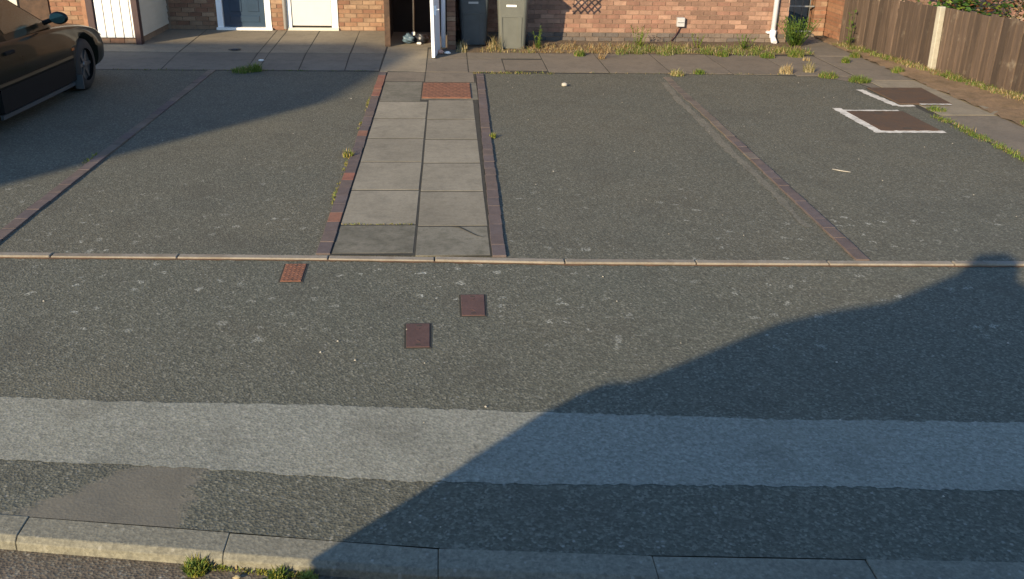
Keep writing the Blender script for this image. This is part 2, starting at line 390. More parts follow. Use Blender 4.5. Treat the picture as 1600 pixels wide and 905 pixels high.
# road kerb
kerb = empty('kerb'); tag(kerb, kind='structure')
KX = [-0.93 + 0.865*i for i in range(-9, 12)]
for a, b in zip(KX, KX[1:]):
    bm = bmesh.new(); gap = 0.0015; dy = wig(0, .004)
    def prof(x):
        y = interp(KB, x); return [(x, y-0.004, -0.2), (x, y-0.004, 0.002), (x, y-0.125, 0.0), (x, y-0.15, -0.018), (x, y-0.165, -0.2)]
    A = [bm.verts.new(c) for c in prof(a+gap)]; B = [bm.verts.new(c) for c in prof(b-gap)]
    for i in range(5): bm.faces.new([A[i], A[(i+1) % 5], B[(i+1) % 5], B[i]])
    bm.faces.new(A[::-1]); bm.faces.new(B)
    bmesh.ops.recalc_face_normals(bm, faces=bm.faces[:])
    bevel(bm, 0.003)
    o = obj('kerbstone', bm, MT['kerb'], kerb); o.location = (0, dy, wig(0, .003))
# edging kerb between pavement and bays
edg = empty('edging_kerb'); tag(edg, kind='structure')
EX = [-8.4, -7.5, -6.6, -5.7, -4.7, -3.75, -2.84, -1.95, -0.88, -0.12, 0.81, 1.755, 2.72, 3.64, 4.56, 5.5, 6.4, 7.3]
for a, b in zip(EX, EX[1:]):
    bm = bmesh.new(); dz = wig(0, 0.003)
    prism(bm, [(a+.004, interp(EF, a)), (b-.004, interp(EF, b)), (b-.004, interp(EB, b)-.008), (a+.004, interp(EB, a)-.008)], -0.1, 0.016+dz)
    bevel(bm, 0.006)
    obj('edging_stone', bm, MT['edge'], edg)
rl = sheet('dirt_line', line([(x, y-0.022) for x, y in EF], XL, 7.3, 0.05, 0.009) + line([(x, y+0.004) for x, y in EF], XL, 7.3, 0.25)[::-1], 0.004, MT['rustline']); tag(rl, kind='structure')

# brick edgings
bmesh_cache = {}
def brick_mesh(mat, L, W, H, bev=0.004):
    k = (mat.name, L, W, H)
    if k not in bmesh_cache:
        bm = bmesh.new(); box(bm, -L/2, L/2, -W/2, W/2, -H, 0)
        if bev: bmesh.ops.bevel(bm, geom=[e for e in bm.edges if all(v.co.z > -0.001 for v in e.verts)], offset=bev, segments=1, affect='EDGES')
        me = bpy.data.meshes.new('brick'); bm.to_mesh(me); bm.free(); me.materials.append(mat); bmesh_cache[k] = me
    return bmesh_cache[k]
red_at = {1: [7.2, 8.25, 9.85, 12.15, 12.4, 12.65, 12.9, 13.1, 11.9]}
for li, (x0, x1, ya, yb) in enumerate([(-3.37, -3.33, 6.49, 13.5), (-0.925, -0.935, 6.375, 13.42), (0.345, 0.425, 6.30, 13.36), (3.00, 3.06, 6.17, 13.3)]):
    e = empty('brick_edging', (x0, ya, 0)); tag(e, kind='structure')
    y = ya + 0.01; n = 0
    while y + 0.215 < yb:
        yc = y + 0.107
        red = any(abs(yc-q) < 0.115 for q in red_at.get(li, [])) or (li == 0 and random.random() < 0.03)
        mat = random.choice(E_RED if red else E_DARK)
        if (li == 3 and yc > 8.8 and random.random() < min(1, (yc-8.8)/1.5)) or (li == 0 and yc > 9 and random.random() < .6): mat = random.choice(E_GREY)
        o = link('brick', brick_mesh(mat, 0.222, 0.1, 0.08, .002), e)
        t = (yc-ya)/(yb-ya)
        sink = 0.0
        if li == 3: sink = -0.013*max(0, min(1, (yc-9.5)/2.5))
        if li == 0: sink = -0.006*max(0, min(1, (yc-9.5)/2.5))
        o.location = (x0+(x1-x0)*t - x0 + wig(0, .003) + (wig(0, .012) if li == 3 and yc > 10.5 else 0), yc-ya, 0.017+sink+wig(0, .002)); o.rotation_euler = (wig(0, .012), wig(0, .01), R(90)+wig(0, .012))
        y += 0.226; n += 1

hl = [(2.83, 6.9), (2.86, 8.0), (2.84, 9.2), (2.87, 10.4), (2.86, 11.6), (2.92, 12.9)]
hL = []; hR = []
for (x0, y0), (x1, y1) in zip(hl, hl[1:]):
    for i in range(12):
        tt = i/12; x = x0+(x1-x0)*tt; y = y0+(y1-y0)*tt; k = .5+.5*min(1, (y-6.9)/3)
        hL.append((x-.02*k+wig(0, .02), y)); hR.append((x+.075*k+wig(0, .012), y))
tag(sheet('mortar_haunch', hL+hR[::-1], 0.0025, MT['haunch']), kind='structure')
# slabs
def slab_set(name, quads, mat, top=0.0085, bev=0.0008, parent=None):
    root = parent or empty(name); tag(root, kind='structure')
    for q in quads:
        pts = q[:4]; cx = sum(p[0] for p in pts)/4; cy = sum(p[1] for p in pts)/4
        pts = [(x+(0.008 if x < cx else -0.008), y+(0.015 if y < cy else -0.015)) for x, y in pts]
        bm = bmesh.new(); prism(bm, [(x-cx, y-cy) for x, y in pts], -0.06, 0)
        bmesh.ops.recalc_face_normals(bm, faces=bm.faces[:]); bevel(bm, bev)
        o = obj('slab', bm, q[4] if len(q) > 4 else mat, root)
        o.location = (cx, cy, top + wig(0, .0007)); o.rotation_euler = (wig(0, .0008), wig(0, .0012), wig(0, .005))
    return root
def rq(x0, x1, y0, y1, *m): return [(x0, y0), (x1, y0), (x1, y1), (x0, y1), *m]
q = []
for i in range(5):
    y0 = 7.0+0.9*i
    q += [rq(-0.872, -0.272, y0+0.015*0, y0+0.9), rq(-0.268, 0.292, y0-0.04, y0+0.86)]
q += [rq(-0.872, -0.272, 6.375, 7.0, MT['pour']), rq(-0.268, 0.290, 6.32, 6.96, MT['pour'])]
q += [rq(-0.872, -0.36, 11.5, 12.74, MT['pour']), rq(-0.268, 0.29, 11.36, 11.60), rq(-0.36, 0.36, 11.62, 12.70, MT['pour']), rq(-0.88, -0.34, 12.76, 13.45, MT['brown']), rq(-0.34, 0.34, 12.72, 13.45, MT['brown'])]
slab_set('garden_path', q, MT['slab'])
q = []
jx = [(-9.0, -9.0), (-7.6, -7.4), (-5.9, -5.7), (-4.30, -4.05), (-3.06, -2.87), (-2.88, -2.71), (-2.31, -2.14), (-1.60, -1.49), (-1.03, -1.0)]
for (b0, a0), (b1, a1) in zip(jx, jx[1:]):        # (far x, near x)
    q.append([(a0, 13.54), (a1, 13.54), ((a1+b1)/2, 15.0), ((a0+b0)/2, 15.0), MT['frontd']])
    q.append([((a0+b0)/2, 15.0), ((a1+b1)/2, 15.0), (b1, 17.40), (b0, 17.40)])
slab_set('front_pavement', q, MT['front'], 0.005)
q = [rq(-1.0, -0.34, 13.47, 15.62, MT['front']), rq(-0.34, 0.27, 13.47, 14.62, MT['brown']), rq(-0.34, 0.27, 14.62, 15.5, MT['brown']),
     rq(0.27, 0.80, 13.50, 14.62), rq(0.80, 1.42, 13.62, 14.52), rq(1.42, 2.3, 13.48, 15.12), rq(0.27, 1.42, 14.62, 15.15), rq(2.3, 3.2, 13.45, 15.12), rq(3.2, 4.1, 13.42, 15.1), rq(4.1, 5.0, 13.4, 15.05), rq(5.0, 5.85, 13.3, 15.0)]
slab_set('front_pavement', q, MT['brown'], 0.005)
q = [rq(5.84, 6.80, 6.9, 8.8), rq(5.84, 6.82, 8.8, 10.83), rq(5.9, 6.76, 10.83, 13.0, MT['front']), rq(5.86, 6.68, 13.0, 15.0), rq(5.9, 6.66, 15.0, 17.2)]
slab_set('side_path', q, MT['brown'], 0.007)
sh = sheet('path_shoulder', [(5.35, 13.24), (5.7, 12.8), (5.84, 12.0), (5.9, 12.0), (5.88, 13.3)], 0.003, MT['brown']); tag(sh, kind='structure')
bm = bmesh.new(); cr = [(-0.02, 6.955, .004), (0.06, 6.93, .010), (0.105, 6.87, .014), (0.15, 6.80, .012), (0.20, 6.73, .006), (0.25, 6.70, .002)]
U = [bm.verts.new((x, y+w_, .0135)) for x, y, w_ in cr]; D_ = [bm.verts.new((x, y-w_, .0135)) for x, y, w_ in cr]
for i in range(5): bm.faces.new([D_[i], D_[i+1], U[i+1], U[i]])
tag(obj('slab_crack', bm, MT['gap']), kind='structure')
# planting bed along right wall and gravel strip along fence
def bumpy(name, x0, x1, y0, y1, z, mat, amp=0.02, n=(60, 8)):
    bm = bmesh.new(); V = []
    for i in range(n[0]+1):
        row = []
        for j in range(n[1]+1):
            x = x0+(x1-x0)*i/n[0]; y = y0+(y1-y0)*j/n[1]
            e = 0 if j in (0, n[1]) else 1
            row.append(bm.verts.new((x+wig(0, .01), y+wig(0, .015), z+e*random.uniform(0, amp))))
        V.append(row)
    for i in range(n[0]):
        for j in range(n[1]): bm.faces.new([V[i][j], V[i+1][j], V[i+1][j+1], V[i][j+1]])
    o = obj(name, bm, mat, None, True); tag(o, kind='structure'); return o
bumpy('soil_bed', 0.2, 5.9, 15.13, 16.45, 0.004, MT['soil'], 0.035)
o = bumpy('gravel_strip', -0.12, 1.3, 0, 9.8, 0.0, MT['sand'], 0.035, (14, 90)); o.location = (6.72, 17.0, 0); o.rotation_euler.z = 0
o.location = (6.70, 7.2, 0)
rb = sheet('house_floor', [(-1.0, 15.62), (0.2, 15.62), (0.2, 19), (-1.0, 19)], 0.003, MT['front']); tag(rb, kind='structure')

# ------------------------------------------------------------------ brick walls
def lay(wall, x0, x1, yface, ncourse, mats, plinth=None, npl=0, z0=0.005, full=300, depth=0.03):
    """stretcher bond of single bricks on the face of a wall"""
    for c in range(ncourse):
        z = z0 + c*0.075
        x = x0 - (0.1125 if c % 2 else 0.0)
        while x < x1 - 0.02:
            a, b = max(x, x0), min(x+0.215, x1)
            if b-a > 0.03:
                mat = random.choice(plinth if c < npl else mats)
                L = round(b-a, 3)
                k = ('w', mat.name, L)
                if k not in bmesh_cache:
                    bm = bmesh.new(); box(bm, -L/2, L/2, 0, depth, 0, 0.065)
                    me = bpy.data.meshes.new('brick'); bm.to_mesh(me); bm.free(); me.materials.append(mat); bmesh_cache[k] = me
                o = link('brick', bmesh_cache[k], wall)
                o.location = ((a+b)/2, yface - (0.006 if c < npl else 0) + wig(0, .0025), z)
            x += 0.225

# right-hand house: the bin wall
H2 = empty('brick_house', (0.1, 16.4, 0)); tag(H2, 'pink brick house with a white drainpipe behind the wheelie bins', 'house')
H2off = (0.1, 16.4, 0)
def P(o, root):      # keep world placement under a moved empty
    if o.parent == root: o.matrix_parent_inverse = Matrix.Translation(-root.location)
    return o
bm = bmesh.new(); box(bm, 0.10, 5.86, 16.41, 20, -0.1, 0.84); wl = P(obj('wall', bm, MT['mortar'], H2), H2)
lay(wl, 0.10, 5.86, 16.395, 11, W_PINK, W_PLINTH, 2)
P(bx('upper_wall', (0.10, 5.86, 16.40, 20, 0.842, 5.0), MT['wallup'], H2), H2)
bm = bmesh.new(); prism(bm, [(-0.1, 16.1), (6.0, 16.1), (6.0, 20.3), (-0.1, 20.3)], 5.0, 5.3); P(obj('roof', bm, MT['roof'], H2), H2)
# white drainpipe on it
bm = bmesh.new(); tube(bm, (5.60, 16.33, 0.16), (5.62, 16.33, 4.9), 0.045, n=16)
dp = P(obj('drainpipe', bm, MT['pipe'], H2), H2)
bm = bmesh.new(); tube(bm, (5.60, 16.33, 0.09), (5.60, 16.33, 0.22), 0.056, n=16); tube(bm, (5.60, 16.33, 0.12), (5.60, 16.20, 0.03), 0.045, 0.05, n=14); box(bm, 5.49, 5.54, 16.30, 16.39, 0.17, 0.2); P(obj('pipe_shoe', bm, MT['pipe'], dp), H2)
bm = bmesh.new(); tube(bm, (5.605, 16.33, 1.0), (5.605, 16.33, 1.06), 0.056, n=16); P(obj('pipe_bracket', bm, MT['pvc'], dp), H2)
# small meter box
bm = bmesh.new(); box(bm, 3.90, 4.03, 16.30, 16.395, 0.27, 0.42); bevel(bm, 0.008, 2)
jb = P(obj('outlet_box', bm, MT['greyp'], H2), H2)
bm = bmesh.new(); box(bm, 3.91, 4.02, 16.294, 16.302, 0.335, 0.341); P(obj('box_seam', bm, MT['trim'], jb), H2)
bm = bmesh.new(); tube(bm, (3.98, 16.37, 0.28), (3.95, 16.37, 0.18), 0.012); tube(bm, (3.95, 16.37, 0.18), (3.83, 16.36, 0.02), 0.012); P(obj('cable', bm, MT['dkpost'], jb), H2)

# left-hand house
H1 = empty('brick_house', (-5, 17.4, 0)); tag(H1, 'brown brick house with navy and white doors at the top left', 'house')
WY = 17.42
bm = bmesh.new(); box(bm, -9, -4.10, WY+.01, 21, -.1, 0.69); box(bm, -3.16, -2.87, WY+.01, 21, -.1, 0.69); box(bm, -1.98, -1.0, WY+.01, 21, -.1, 0.69)
w1 = P(obj('wall', bm, MT['mortarb'], H1), H1)
lay(w1, -4.92, -4.10, WY-.005, 9, W_BROWN); lay(w1, -3.16, -2.87, WY-.005, 9, W_BROWN); lay(w1, -1.98, -1.02, WY-.005, 9, W_BROWN); lay(w1, -6.95, -5.72, WY-.005, 9, W_BROWN)
bm = bmesh.new(); box(bm, -9, -4.10, WY, 21, .692, 5); box(bm, -3.16, -2.87, WY, 21, .692, 5); box(bm, -1.98, -1.0, WY, 21, .692, 5); box(bm, -4.10, -3.16, WY+.004, 21, 2.1, 5); box(bm, -2.87, -1.98, WY+.004, 21, 2.1, 5)
P(obj('upper_wall', bm, MT['wallupb'], H1), H1)
bm = bmesh.new(); prism(bm, [(-9.2, 17.1), (-0.8, 17.1), (-0.8, 21.3), (-9.2, 21.3)], 5.0, 5.3); P(obj('roof', bm, MT['roof'], H1), H1)
bm = bmesh.new(); box(bm, -4.10, -4.0, WY-.02, WY+.08, 0.03, 2.1); box(bm, -3.26, -3.16, WY-.02, WY+.08, 0.03, 2.1); box(bm, -4.0, -3.26, WY-.018, WY+.08, 2.02, 2.1); P(obj('door_frame', bm, MT['pvc'], H1), H1)
P(bx('threshold', (-4.12, -3.14, WY-.07, WY+.08, -0.02, 0.045), MT['white'], H1, 0.006), H1)
bm = bmesh.new(); box(bm, -3.995, -3.265, WY+.045, WY+.1, 0.05, 2.02); door = P(obj('front_door', bm, MT['navy'], H1), H1)
for x0, x1, z0, z1 in ((-3.88, -3.67, 0.31, 0.95), (-3.56, -3.37, 0.31, 0.95), (-3.88, -3.37, 0.13, 0.24), (-3.88, -3.67, 1.05, 1.8), (-3.56, -3.37, 1.05, 1.8)):
    bm = bmesh.new(); box(bm, x0, x1, WY+.032, WY+.05, z0, z1); bevel(bm, 0.007)
    P(obj('door_panel', bm, MT['navy'], door), H1)
bm = bmesh.new(); tube(bm, (-3.34, WY+.0, 1.0), (-3.34, WY+.05, 1.0), .02); tube(bm, (-3.34, WY, 1.0), (-3.45, WY, 1.0), .01); P(obj('handle', bm, MT['chrome'], door), H1)
# white cupboard door
bm = bmesh.new(); box(bm, -2.87, -2.80, WY-.025, WY+.08, 0.03, 2.1); box(bm, -2.06, -1.98, WY-.025, WY+.08, 0.03, 2.1); box(bm, -2.80, -2.06, WY-.022, WY+.08, 2.03, 2.1); P(obj('door_frame', bm, MT['white'], H1), H1)
P(bx('threshold', (-2.88, -1.97, WY-.05, WY+.08, -0.02, 0.05), MT['cream'], H1, 0.005), H1)
bm = bmesh.new(); box(bm, -2.795, -2.10, WY+.0, WY+.05, 0.085, 2.02); cd = P(obj('cupboard_door', bm, MT['offwhite'], H1), H1)
bm = bmesh.new(); box(bm, -2.795, -2.06, WY+.03, WY+.055, 0.05, 0.083); P(obj('bottom_gap', bm, MT['dark'], cd), H1)
bm = bmesh.new(); tube(bm, (-2.2, WY-.03, 1.0), (-2.2, WY+.01, 1.0), .018); P(obj('handle', bm, MT['chrome'], cd), H1)
bm = bmesh.new(); box(bm, -2.098, -2.06, WY+.012, WY+.05, 0.05, 2.02); P(obj('door_frame', bm, MT['white'], H1), H1)
bm = bmesh.new(); tube(bm, (-2.905, WY-.055, 0.03), (-2.905, WY-.055, 4.9), 0.034, n=12); P(obj('drainpipe', bm, MT['greyp'], H1), H1)
# porch: white clad front, shiplap side, dark corner posts
bm = bmesh.new(); box(bm, -5.66, -4.97, 15.75, 17.41, 0.10, 2.4); pc = P(obj('porch', bm, MT['darkwood'], H1), H1)
bm = bmesh.new(); box(bm, -5.66, -4.975, 15.77, 17.41, -.05, 0.099); P(obj('porch_base', bm, MT['mortarb'], pc), H1)
xx = -5.66
for k in range(7):
    x1 = min(xx+0.225, -4.99)
    if x1-xx > .05:
        bm = bmesh.new(); box(bm, xx+.004, x1-.006, 15.745, 15.78, 0.02, 0.09); P(obj('brick', bm, random.choice(W_ORANGE+W_BROWN), pc), H1)
    xx += 0.225
xx = -5.61
for k in range(5):
    bm = bmesh.new(); x1 = min(xx+0.137, -5.022)
    if x1-xx > .02:
        box(bm, xx+.007, x1-.007, 15.725, 15.752, 0.105, 2.4); bevel(bm, .004); P(obj('cladding_board', bm, MT['white'], pc), H1)
    xx += 0.137
for k in range(16):
    bm = bmesh.new(); z0 = 0.105+k*0.1
    v = [(-4.972, 15.83, z0), (-4.945, 15.83, z0+.003), (-4.958, 15.83, z0+.098), (-4.972, 15.83, z0+.098)]
    A = [bm.verts.new(c) for c in v]; B = [bm.verts.new((c[0], 17.40, c[2])) for c in v]
    for i in range(4): bm.faces.new([A[i], A[(i+1) % 4], B[(i+1) % 4], B[i]])
    bm.faces.new(A[::-1]); bm.faces.new(B); bmesh.ops.recalc_face_normals(bm, faces=bm.faces[:])
    P(obj('shiplap_board', bm, MT['cream'], pc), H1)
for x0, x1 in ((-5.72, -5.615), (-5.018, -4.925)):
    bm = bmesh.new(); box(bm, x0, x1, 15.69, 15.825, 0.0, 2.4); bevel(bm, .006); P(obj('corner_post', bm, MT['dkpost'], pc), H1)
P(bx('porch_jamb', (-5.80, -5.725, 15.74, 17.4, 0, 2.4), W_ORANGE[0], H1), H1)
# garage beyond the car
P(bx('side_door', (-7.45, -6.97, WY-.03, WY+.0, 0.02, 2.05), MT['darkwood'], H1), H1)
xx = -8.6
for k in range(8):
    P(bx('garage_board', (xx+.005, xx+.135, WY-.05, WY-.01, 0.02, 2.1), MT['cream'], H1), H1); xx += 0.14

# store between the two houses
S = empty('store_recess', (-0.5, 15.8, 0)); tag(S, 'dark open store between the houses, with white door swung open', 'store')
bm = bmesh.new(); box(bm, -1.04, -1.0, 15.72, 17.41, -.02, 2.3); box(bm, -1.0, -0.0, 17.3, 17.36, -.02, 2.3); box(bm, -1.04, 0.095, 15.75, 17.41, 2.3, 2.4)
P(obj('lining', bm, MT['dark'], S), S)
bm = bmesh.new(); box(bm, -1.045, -0.955, 15.66, 15.75, 0, 2.3); bevel(bm, .005); P(obj('frame_post', bm, MT['darkwood'], S), S)
for k, (x, lean) in enumerate(((-0.90, .02), (-0.82, .05), (-.72, .07))):
    bm = bmesh.new(); box(bm, x-.03, x+.03, 16.5, 16.53, 0.02, 1.9); o = P(obj('plank', bm, MT['darkwood'] if k != 1 else MT['fence'], S), S); o.rotation_euler = (R(3), R(-2*k), 0)
bm = bmesh.new(); box(bm, -0.03, 0.095, 15.40, 17.41, 0, 2.3); P(obj('side_wall', bm, W_BROWN[1], S), S)
for c in range(11):
    bm = bmesh.new(); box(bm, -0.036, 0.10, 15.385, 15.42, .006+c*.075, .071+c*.075); P(obj('brick', bm, random.choice(W_BROWN), S), S)
bm = bmesh.new(); tube(bm, (-0.095, 15.34, 0.05), (-0.09, 15.34, 2.4), 0.036, n=14); P(obj('downpipe', bm, MT['pipe'], S), S)
bm = bmesh.new()
# white door leaf, hinged at the wall, standing open towards the street
a = Vector((-0.245, 14.53)); b = Vector((-0.165, 15.36)); d = (b-a).normalized(); nn = Vector((d.y, -d.x))*0.024
prism(bm, [tuple(a-nn), tuple(a+nn), tuple(b+nn), tuple(b-nn)][::1], 0.02, 2.05); bmesh.ops.recalc_face_normals(bm, faces=bm.faces[:]); bevel(bm, .004)
bm.verts.ensure_lookup_table()
for v in bm.verts: v.co.x -= 0.022*max(0, v.co.z)*0.8
leaf = P(obj('open_door', bm, MT['pvc'], S), S); leaf['label'] = 'white plastic door leaf standing open, seen edge-on'
bm = bmesh.new(); box(bm, -0.225, -0.195, 14.62, 14.65, 0.64, 0.78); tube(bm, (-0.21, 14.635, .72), (-.15, 14.635, .72), .012); P(obj('handle', bm, MT['pvc'], leaf), S)

# broom and bags in the store
B = empty('broom', (-0.59, 16.2, 0.1)); tag(B, 'broom with pale wooden handle standing in the dark store', 'broom')
bm = bmesh.new(); tube(bm, (-0.6, 16.2, 0.17), (-0.585, 16.3, 1.45), 0.014); P(obj('handle', bm, MT['stick'], B), B)
bm = bmesh.new(); box(bm, -0.63, -0.57, 16.17, 16.23, 0.10, 0.17); bevel(bm, .012); P(obj('socket', bm, MT['litter'], B), B)
bm = bmesh.new(); box(bm, -0.74, -0.46, 16.16, 16.24, 0.012, 0.1); bevel(bm, .01); P(obj('bristles', bm, MT['darkwood'], B), B)
def blob(name, c, rx, ry, rz, mat, amp=0.25, seg=3):
    bm = bmesh.new(); bmesh.ops.create_icosphere(bm, subdivisions=seg, radius=1)
    ph = [random.uniform(0, 6) for _ in range(6)]
    for v in bm.verts:
        p = v.co
        k = 1+amp*(math.sin(3*p.x+ph[0])*math.sin(4*p.y+ph[1])+.6*math.sin(7*p.z+5*p.x+ph[2])+.4*math.sin(11*p.y+ph[3]))
        v.co = Vector((c[0]+p.x*rx*k, c[1]+p.y*ry*k, max(c[2]-rz, c[2]+p.z*rz*k)))
    return obj(name, bm, mat, None, True)
tag(blob('carrier_bag', (-0.68, 15.98, 0.085), 0.10, 0.09, 0.075, MT['bag']), 'crumpled blue-grey bag on the store floor left of the broom', 'bag')
tag(blob('carrier_bag', (-0.46, 16.04, 0.09), 0.11, 0.10, 0.08, MT['bagb']), 'crumpled black bag on the store floor right of the broom', 'bag')
tag(blob('paper_scrap', (-0.50, 15.88, 0.025), 0.04, 0.03, 0.02, MT['litter']), 'white scrap of litter in front of the black bag', 'litter')
tag(blob('paper_scrap', (-0.14, 14.98, 0.04), 0.05, 0.05, 0.03, MT['peach']), 'peach coloured scrap at the foot of the open white door', 'litter')
tag(blob('plastic_scrap', (-0.03, 14.92, 0.035), 0.05, 0.035, 0.022, MT['litter']), 'flat white scrap beside the dark bin and downpipe', 'litter')

# ------------------------------------------------------------------ wheelie bins
def wheelie_bin(loc, rz, mat, label, strip):
    root = empty('wheelie_bin', loc, rz); tag(root, label, 'bin', 'wheelie bins against the brick wall')
    bm = bmesh.new()
    def ring(w, d, z, yo=0):
        r = 0.05; pts = []
        for sx, sy, a0 in ((1, -1, -90), (1, 1, 0), (-1, 1, 90), (-1, -1, 180)):
            for k in range(4):
                a = R(a0+30*k); pts.append(bm.verts.new((sx*(w-r)+r*math.cos(a), yo+sy*(d-r)+r*math.sin(a), z)))
        return pts
    rings = [ring(.205, .22, .03), ring(.213, .23, .15, .005), ring(.25, .275, .90, .01), ring(.255, .28, .93, .01), ring(.285, .315, .94, .01), ring(.285, .315, .99, .01)]
    for A, Bq in zip(rings, rings[1:]):
        n = len(A)
        for i in range(n): bm.faces.new([A[i], A[(i+1) % n], Bq[(i+1) % n], Bq[i]])
    bm.faces.new(rings[0][::-1]); bm.faces.new(rings[-1])
    body = obj('body', bm, mat, root)
    # recessed front panel drawn by ribs
    bm = bmesh.new()
    def front(x, z): return (x, -(0.22+(0.055)*(z-.03)/.87)+0.004, z)
    for x0, z0, x1, z1, wd in ((-.15, .05, -.165, .53, .02), (.12, .05, .13, .53, .06), (-.165, .53, .13, .53, .014)):
        a = Vector(front(x0, z0)); b = Vector(front(x1, z1)); d = (b-a).normalized(); s = Vector((0, -1, 0)).cross(d)*wd/2; o2 = Vector((0, -.014, 0))
        vs = [bm.verts.new(c) for c in (a-s, a+s, b+s, b-s, a-s+o2, a+s+o2, b+s+o2, b-s+o2)]
        for qd in ((4, 5, 6, 7), (0, 1, 5, 4), (1, 2, 6, 5), (2, 3, 7, 6), (3, 0, 4, 7)): bm.faces.new([vs[i] for i in qd])
    bmesh.ops.recalc_face_normals(bm, faces=bm.faces[:]); obj('front_rib', bm, mat, root)
    bm = bmesh.new(); y = front(0, .70)[1]; box(bm, -.09, .07, y-.006, y+.01, .685, .715); obj('number_strip', bm, strip, root)
    bm = bmesh.new(); box(bm, -.29, .29, -.33, .30, .995, 1.03); box(bm, -.24, .24, -.28, .27, 1.03, 1.07); bevel(bm, .01); obj('lid', bm, mat, root)
    bm = bmesh.new(); tube(bm, (-.26, .34, .98), (.26, .34, .98), .016); tube(bm, (-.25, .27, .95), (-.25, .34, .98), .016); tube(bm, (.25, .27, .95), (.25, .34, .98), .016); obj('handle', bm, mat, root)
    for s in (-1, 1):
        bm = bmesh.new(); tube(bm, (s*.2, .22, .1), (s*.25, .22, .1), .1, n=20); obj('wheel', bm, MT['blackrub'], root)
    return root
wheelie_bin((0.395, 15.98, 0.0), R(2), MT['bin_dark'], 'charcoal wheelie bin in shade beside the white downpipe', MT['greyp'])
wheelie_bin((1.03, 15.60, 0.0), R(-7), MT['bin_grey'], 'grey-green wheelie bin in sunlight, right of the charcoal bin', MT['white'])
# trellis propped on the bins, only its shadow falls into the picture
T = empty('trellis_panel', (1.6, 15.5, 0.85)); tag(T, 'wooden diamond trellis propped against the grey-green bin, shadow on wall', 'trellis')
for k in range(-4, 9):
    for s in (1, -1):
        xa, xb = 1.50, 1.98
        z_a = 0.80+0.115*k; slope = s*1.0
        pts = []
        for i in range(41):
            x = xa+(xb-xa)*i/40; z = (z_a if s > 0 else z_a+.05)+slope*(x-xa)
            if 0.80 <= z <= 1.35: pts.append((x, z))
        if len(pts) > 3:
            (x0, z0), (x1, z1) = pts[0], pts[-1]
            bm = bmesh.new(); yy = 15.52 if s > 0 else 15.534
            dx, dz = .007, .007
            vs = [bm.verts.new(c) for c in ((x0-dx, yy, z0+s*dz), (x0+dx, yy, z0-s*dz), (x1+dx, yy, z1-s*dz), (x1-dx, yy, z1+s*dz), (x0-dx, yy+.012, z0+s*dz), (x0+dx, yy+.012, z0-s*dz), (x1+dx, yy+.012, z1-s*dz), (x1-dx, yy+.012, z1+s*dz))]
            for qd in ((0, 1, 2, 3), (7, 6, 5, 4), (0, 4, 5, 1), (1, 5, 6, 2), (2, 6, 7, 3), (3, 7, 4, 0)): bm.faces.new([vs[i] for i in qd])
            bmesh.ops.recalc_face_normals(bm, faces=bm.faces[:]); P(obj('lath', bm, MT['darkwood'], T), T)

# ------------------------------------------------------------------ gate, pillars, fence
G = empty('metal_gate', (6.25, 17.2, 0)); tag(G, 'thin grey metal bar gate across the dark side passage', 'gate')
gy = 17.25
for x in (5.98, 6.12, 6.26, 6.40, 6.54):
    bm = bmesh.new(); tube(bm, (x, gy, 0.06), (x, gy, 1.7), .009, n=8); P(obj('bar', bm, MT['steel'], G), G)
for z in (0.08, 0.52, 1.65):
    bm = bmesh.new(); box(bm, 5.90, 6.62, gy-.014, gy+.014, z-.012, z+.012); P(obj('rail', bm, MT['steel'], G), G)
PS = empty('side_passage', (6.2, 19, 0)); tag(PS, 'dark covered side passage behind the metal bar gate', 'passage')
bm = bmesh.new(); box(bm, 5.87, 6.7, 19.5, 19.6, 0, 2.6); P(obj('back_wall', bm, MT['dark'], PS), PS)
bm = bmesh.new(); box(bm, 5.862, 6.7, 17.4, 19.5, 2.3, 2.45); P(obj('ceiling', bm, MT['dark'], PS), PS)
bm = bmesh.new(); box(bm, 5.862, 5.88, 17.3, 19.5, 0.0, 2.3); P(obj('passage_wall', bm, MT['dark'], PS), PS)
bm = bmesh.new(); box(bm, 5.88, 6.62, 17.05, 17.4, -.02, 0.05); bevel(bm, .006); P(obj('step', bm, MT['brown'], PS), PS)
def pillar(name, x0, x1, y0, y1, h, mats, label, n):
    root = empty(name, ((x0+x1)/2, y0, 0)); tag(root, label, 'pillar')
    core = P(bx('core', (x0+.008, x1-.008, y0+.008, y1, 0, h), MT['mortarb'], root), root)
    for c in range(n):
        k = 0; x = x0 - (0.1125 if c % 2 else 0)
        while x < x1-.01:
            a, b = max(x, x0), min(x+.215, x1)
            if b-a > .03:
                bm = bmesh.new(); box(bm, a, b, y0, y0+.1, .005+c*.075, .07+c*.075); P(obj('brick', bm, random.choice(mats), core), root)
            x += .225
        bm = bmesh.new(); box(bm, x0, x0+.06, y0+.11, y1-.005, .005+c*.075, .07+c*.075); P(obj('brick', bm, random.choice(mats), core), root)
    return root
pillar('brick_pillar', 6.64, 6.86, 17.25, 17.6, 2.3, W_BROWN+W_ORANGE, 'brown brick pillar beside the metal gate with tangled shadows', 14)
pillar('brick_pillar', 6.885, 7.08, 16.55, 17.4, 2.3, W_ORANGE, 'orange brick pillar between the gate and the wooden fence', 14)

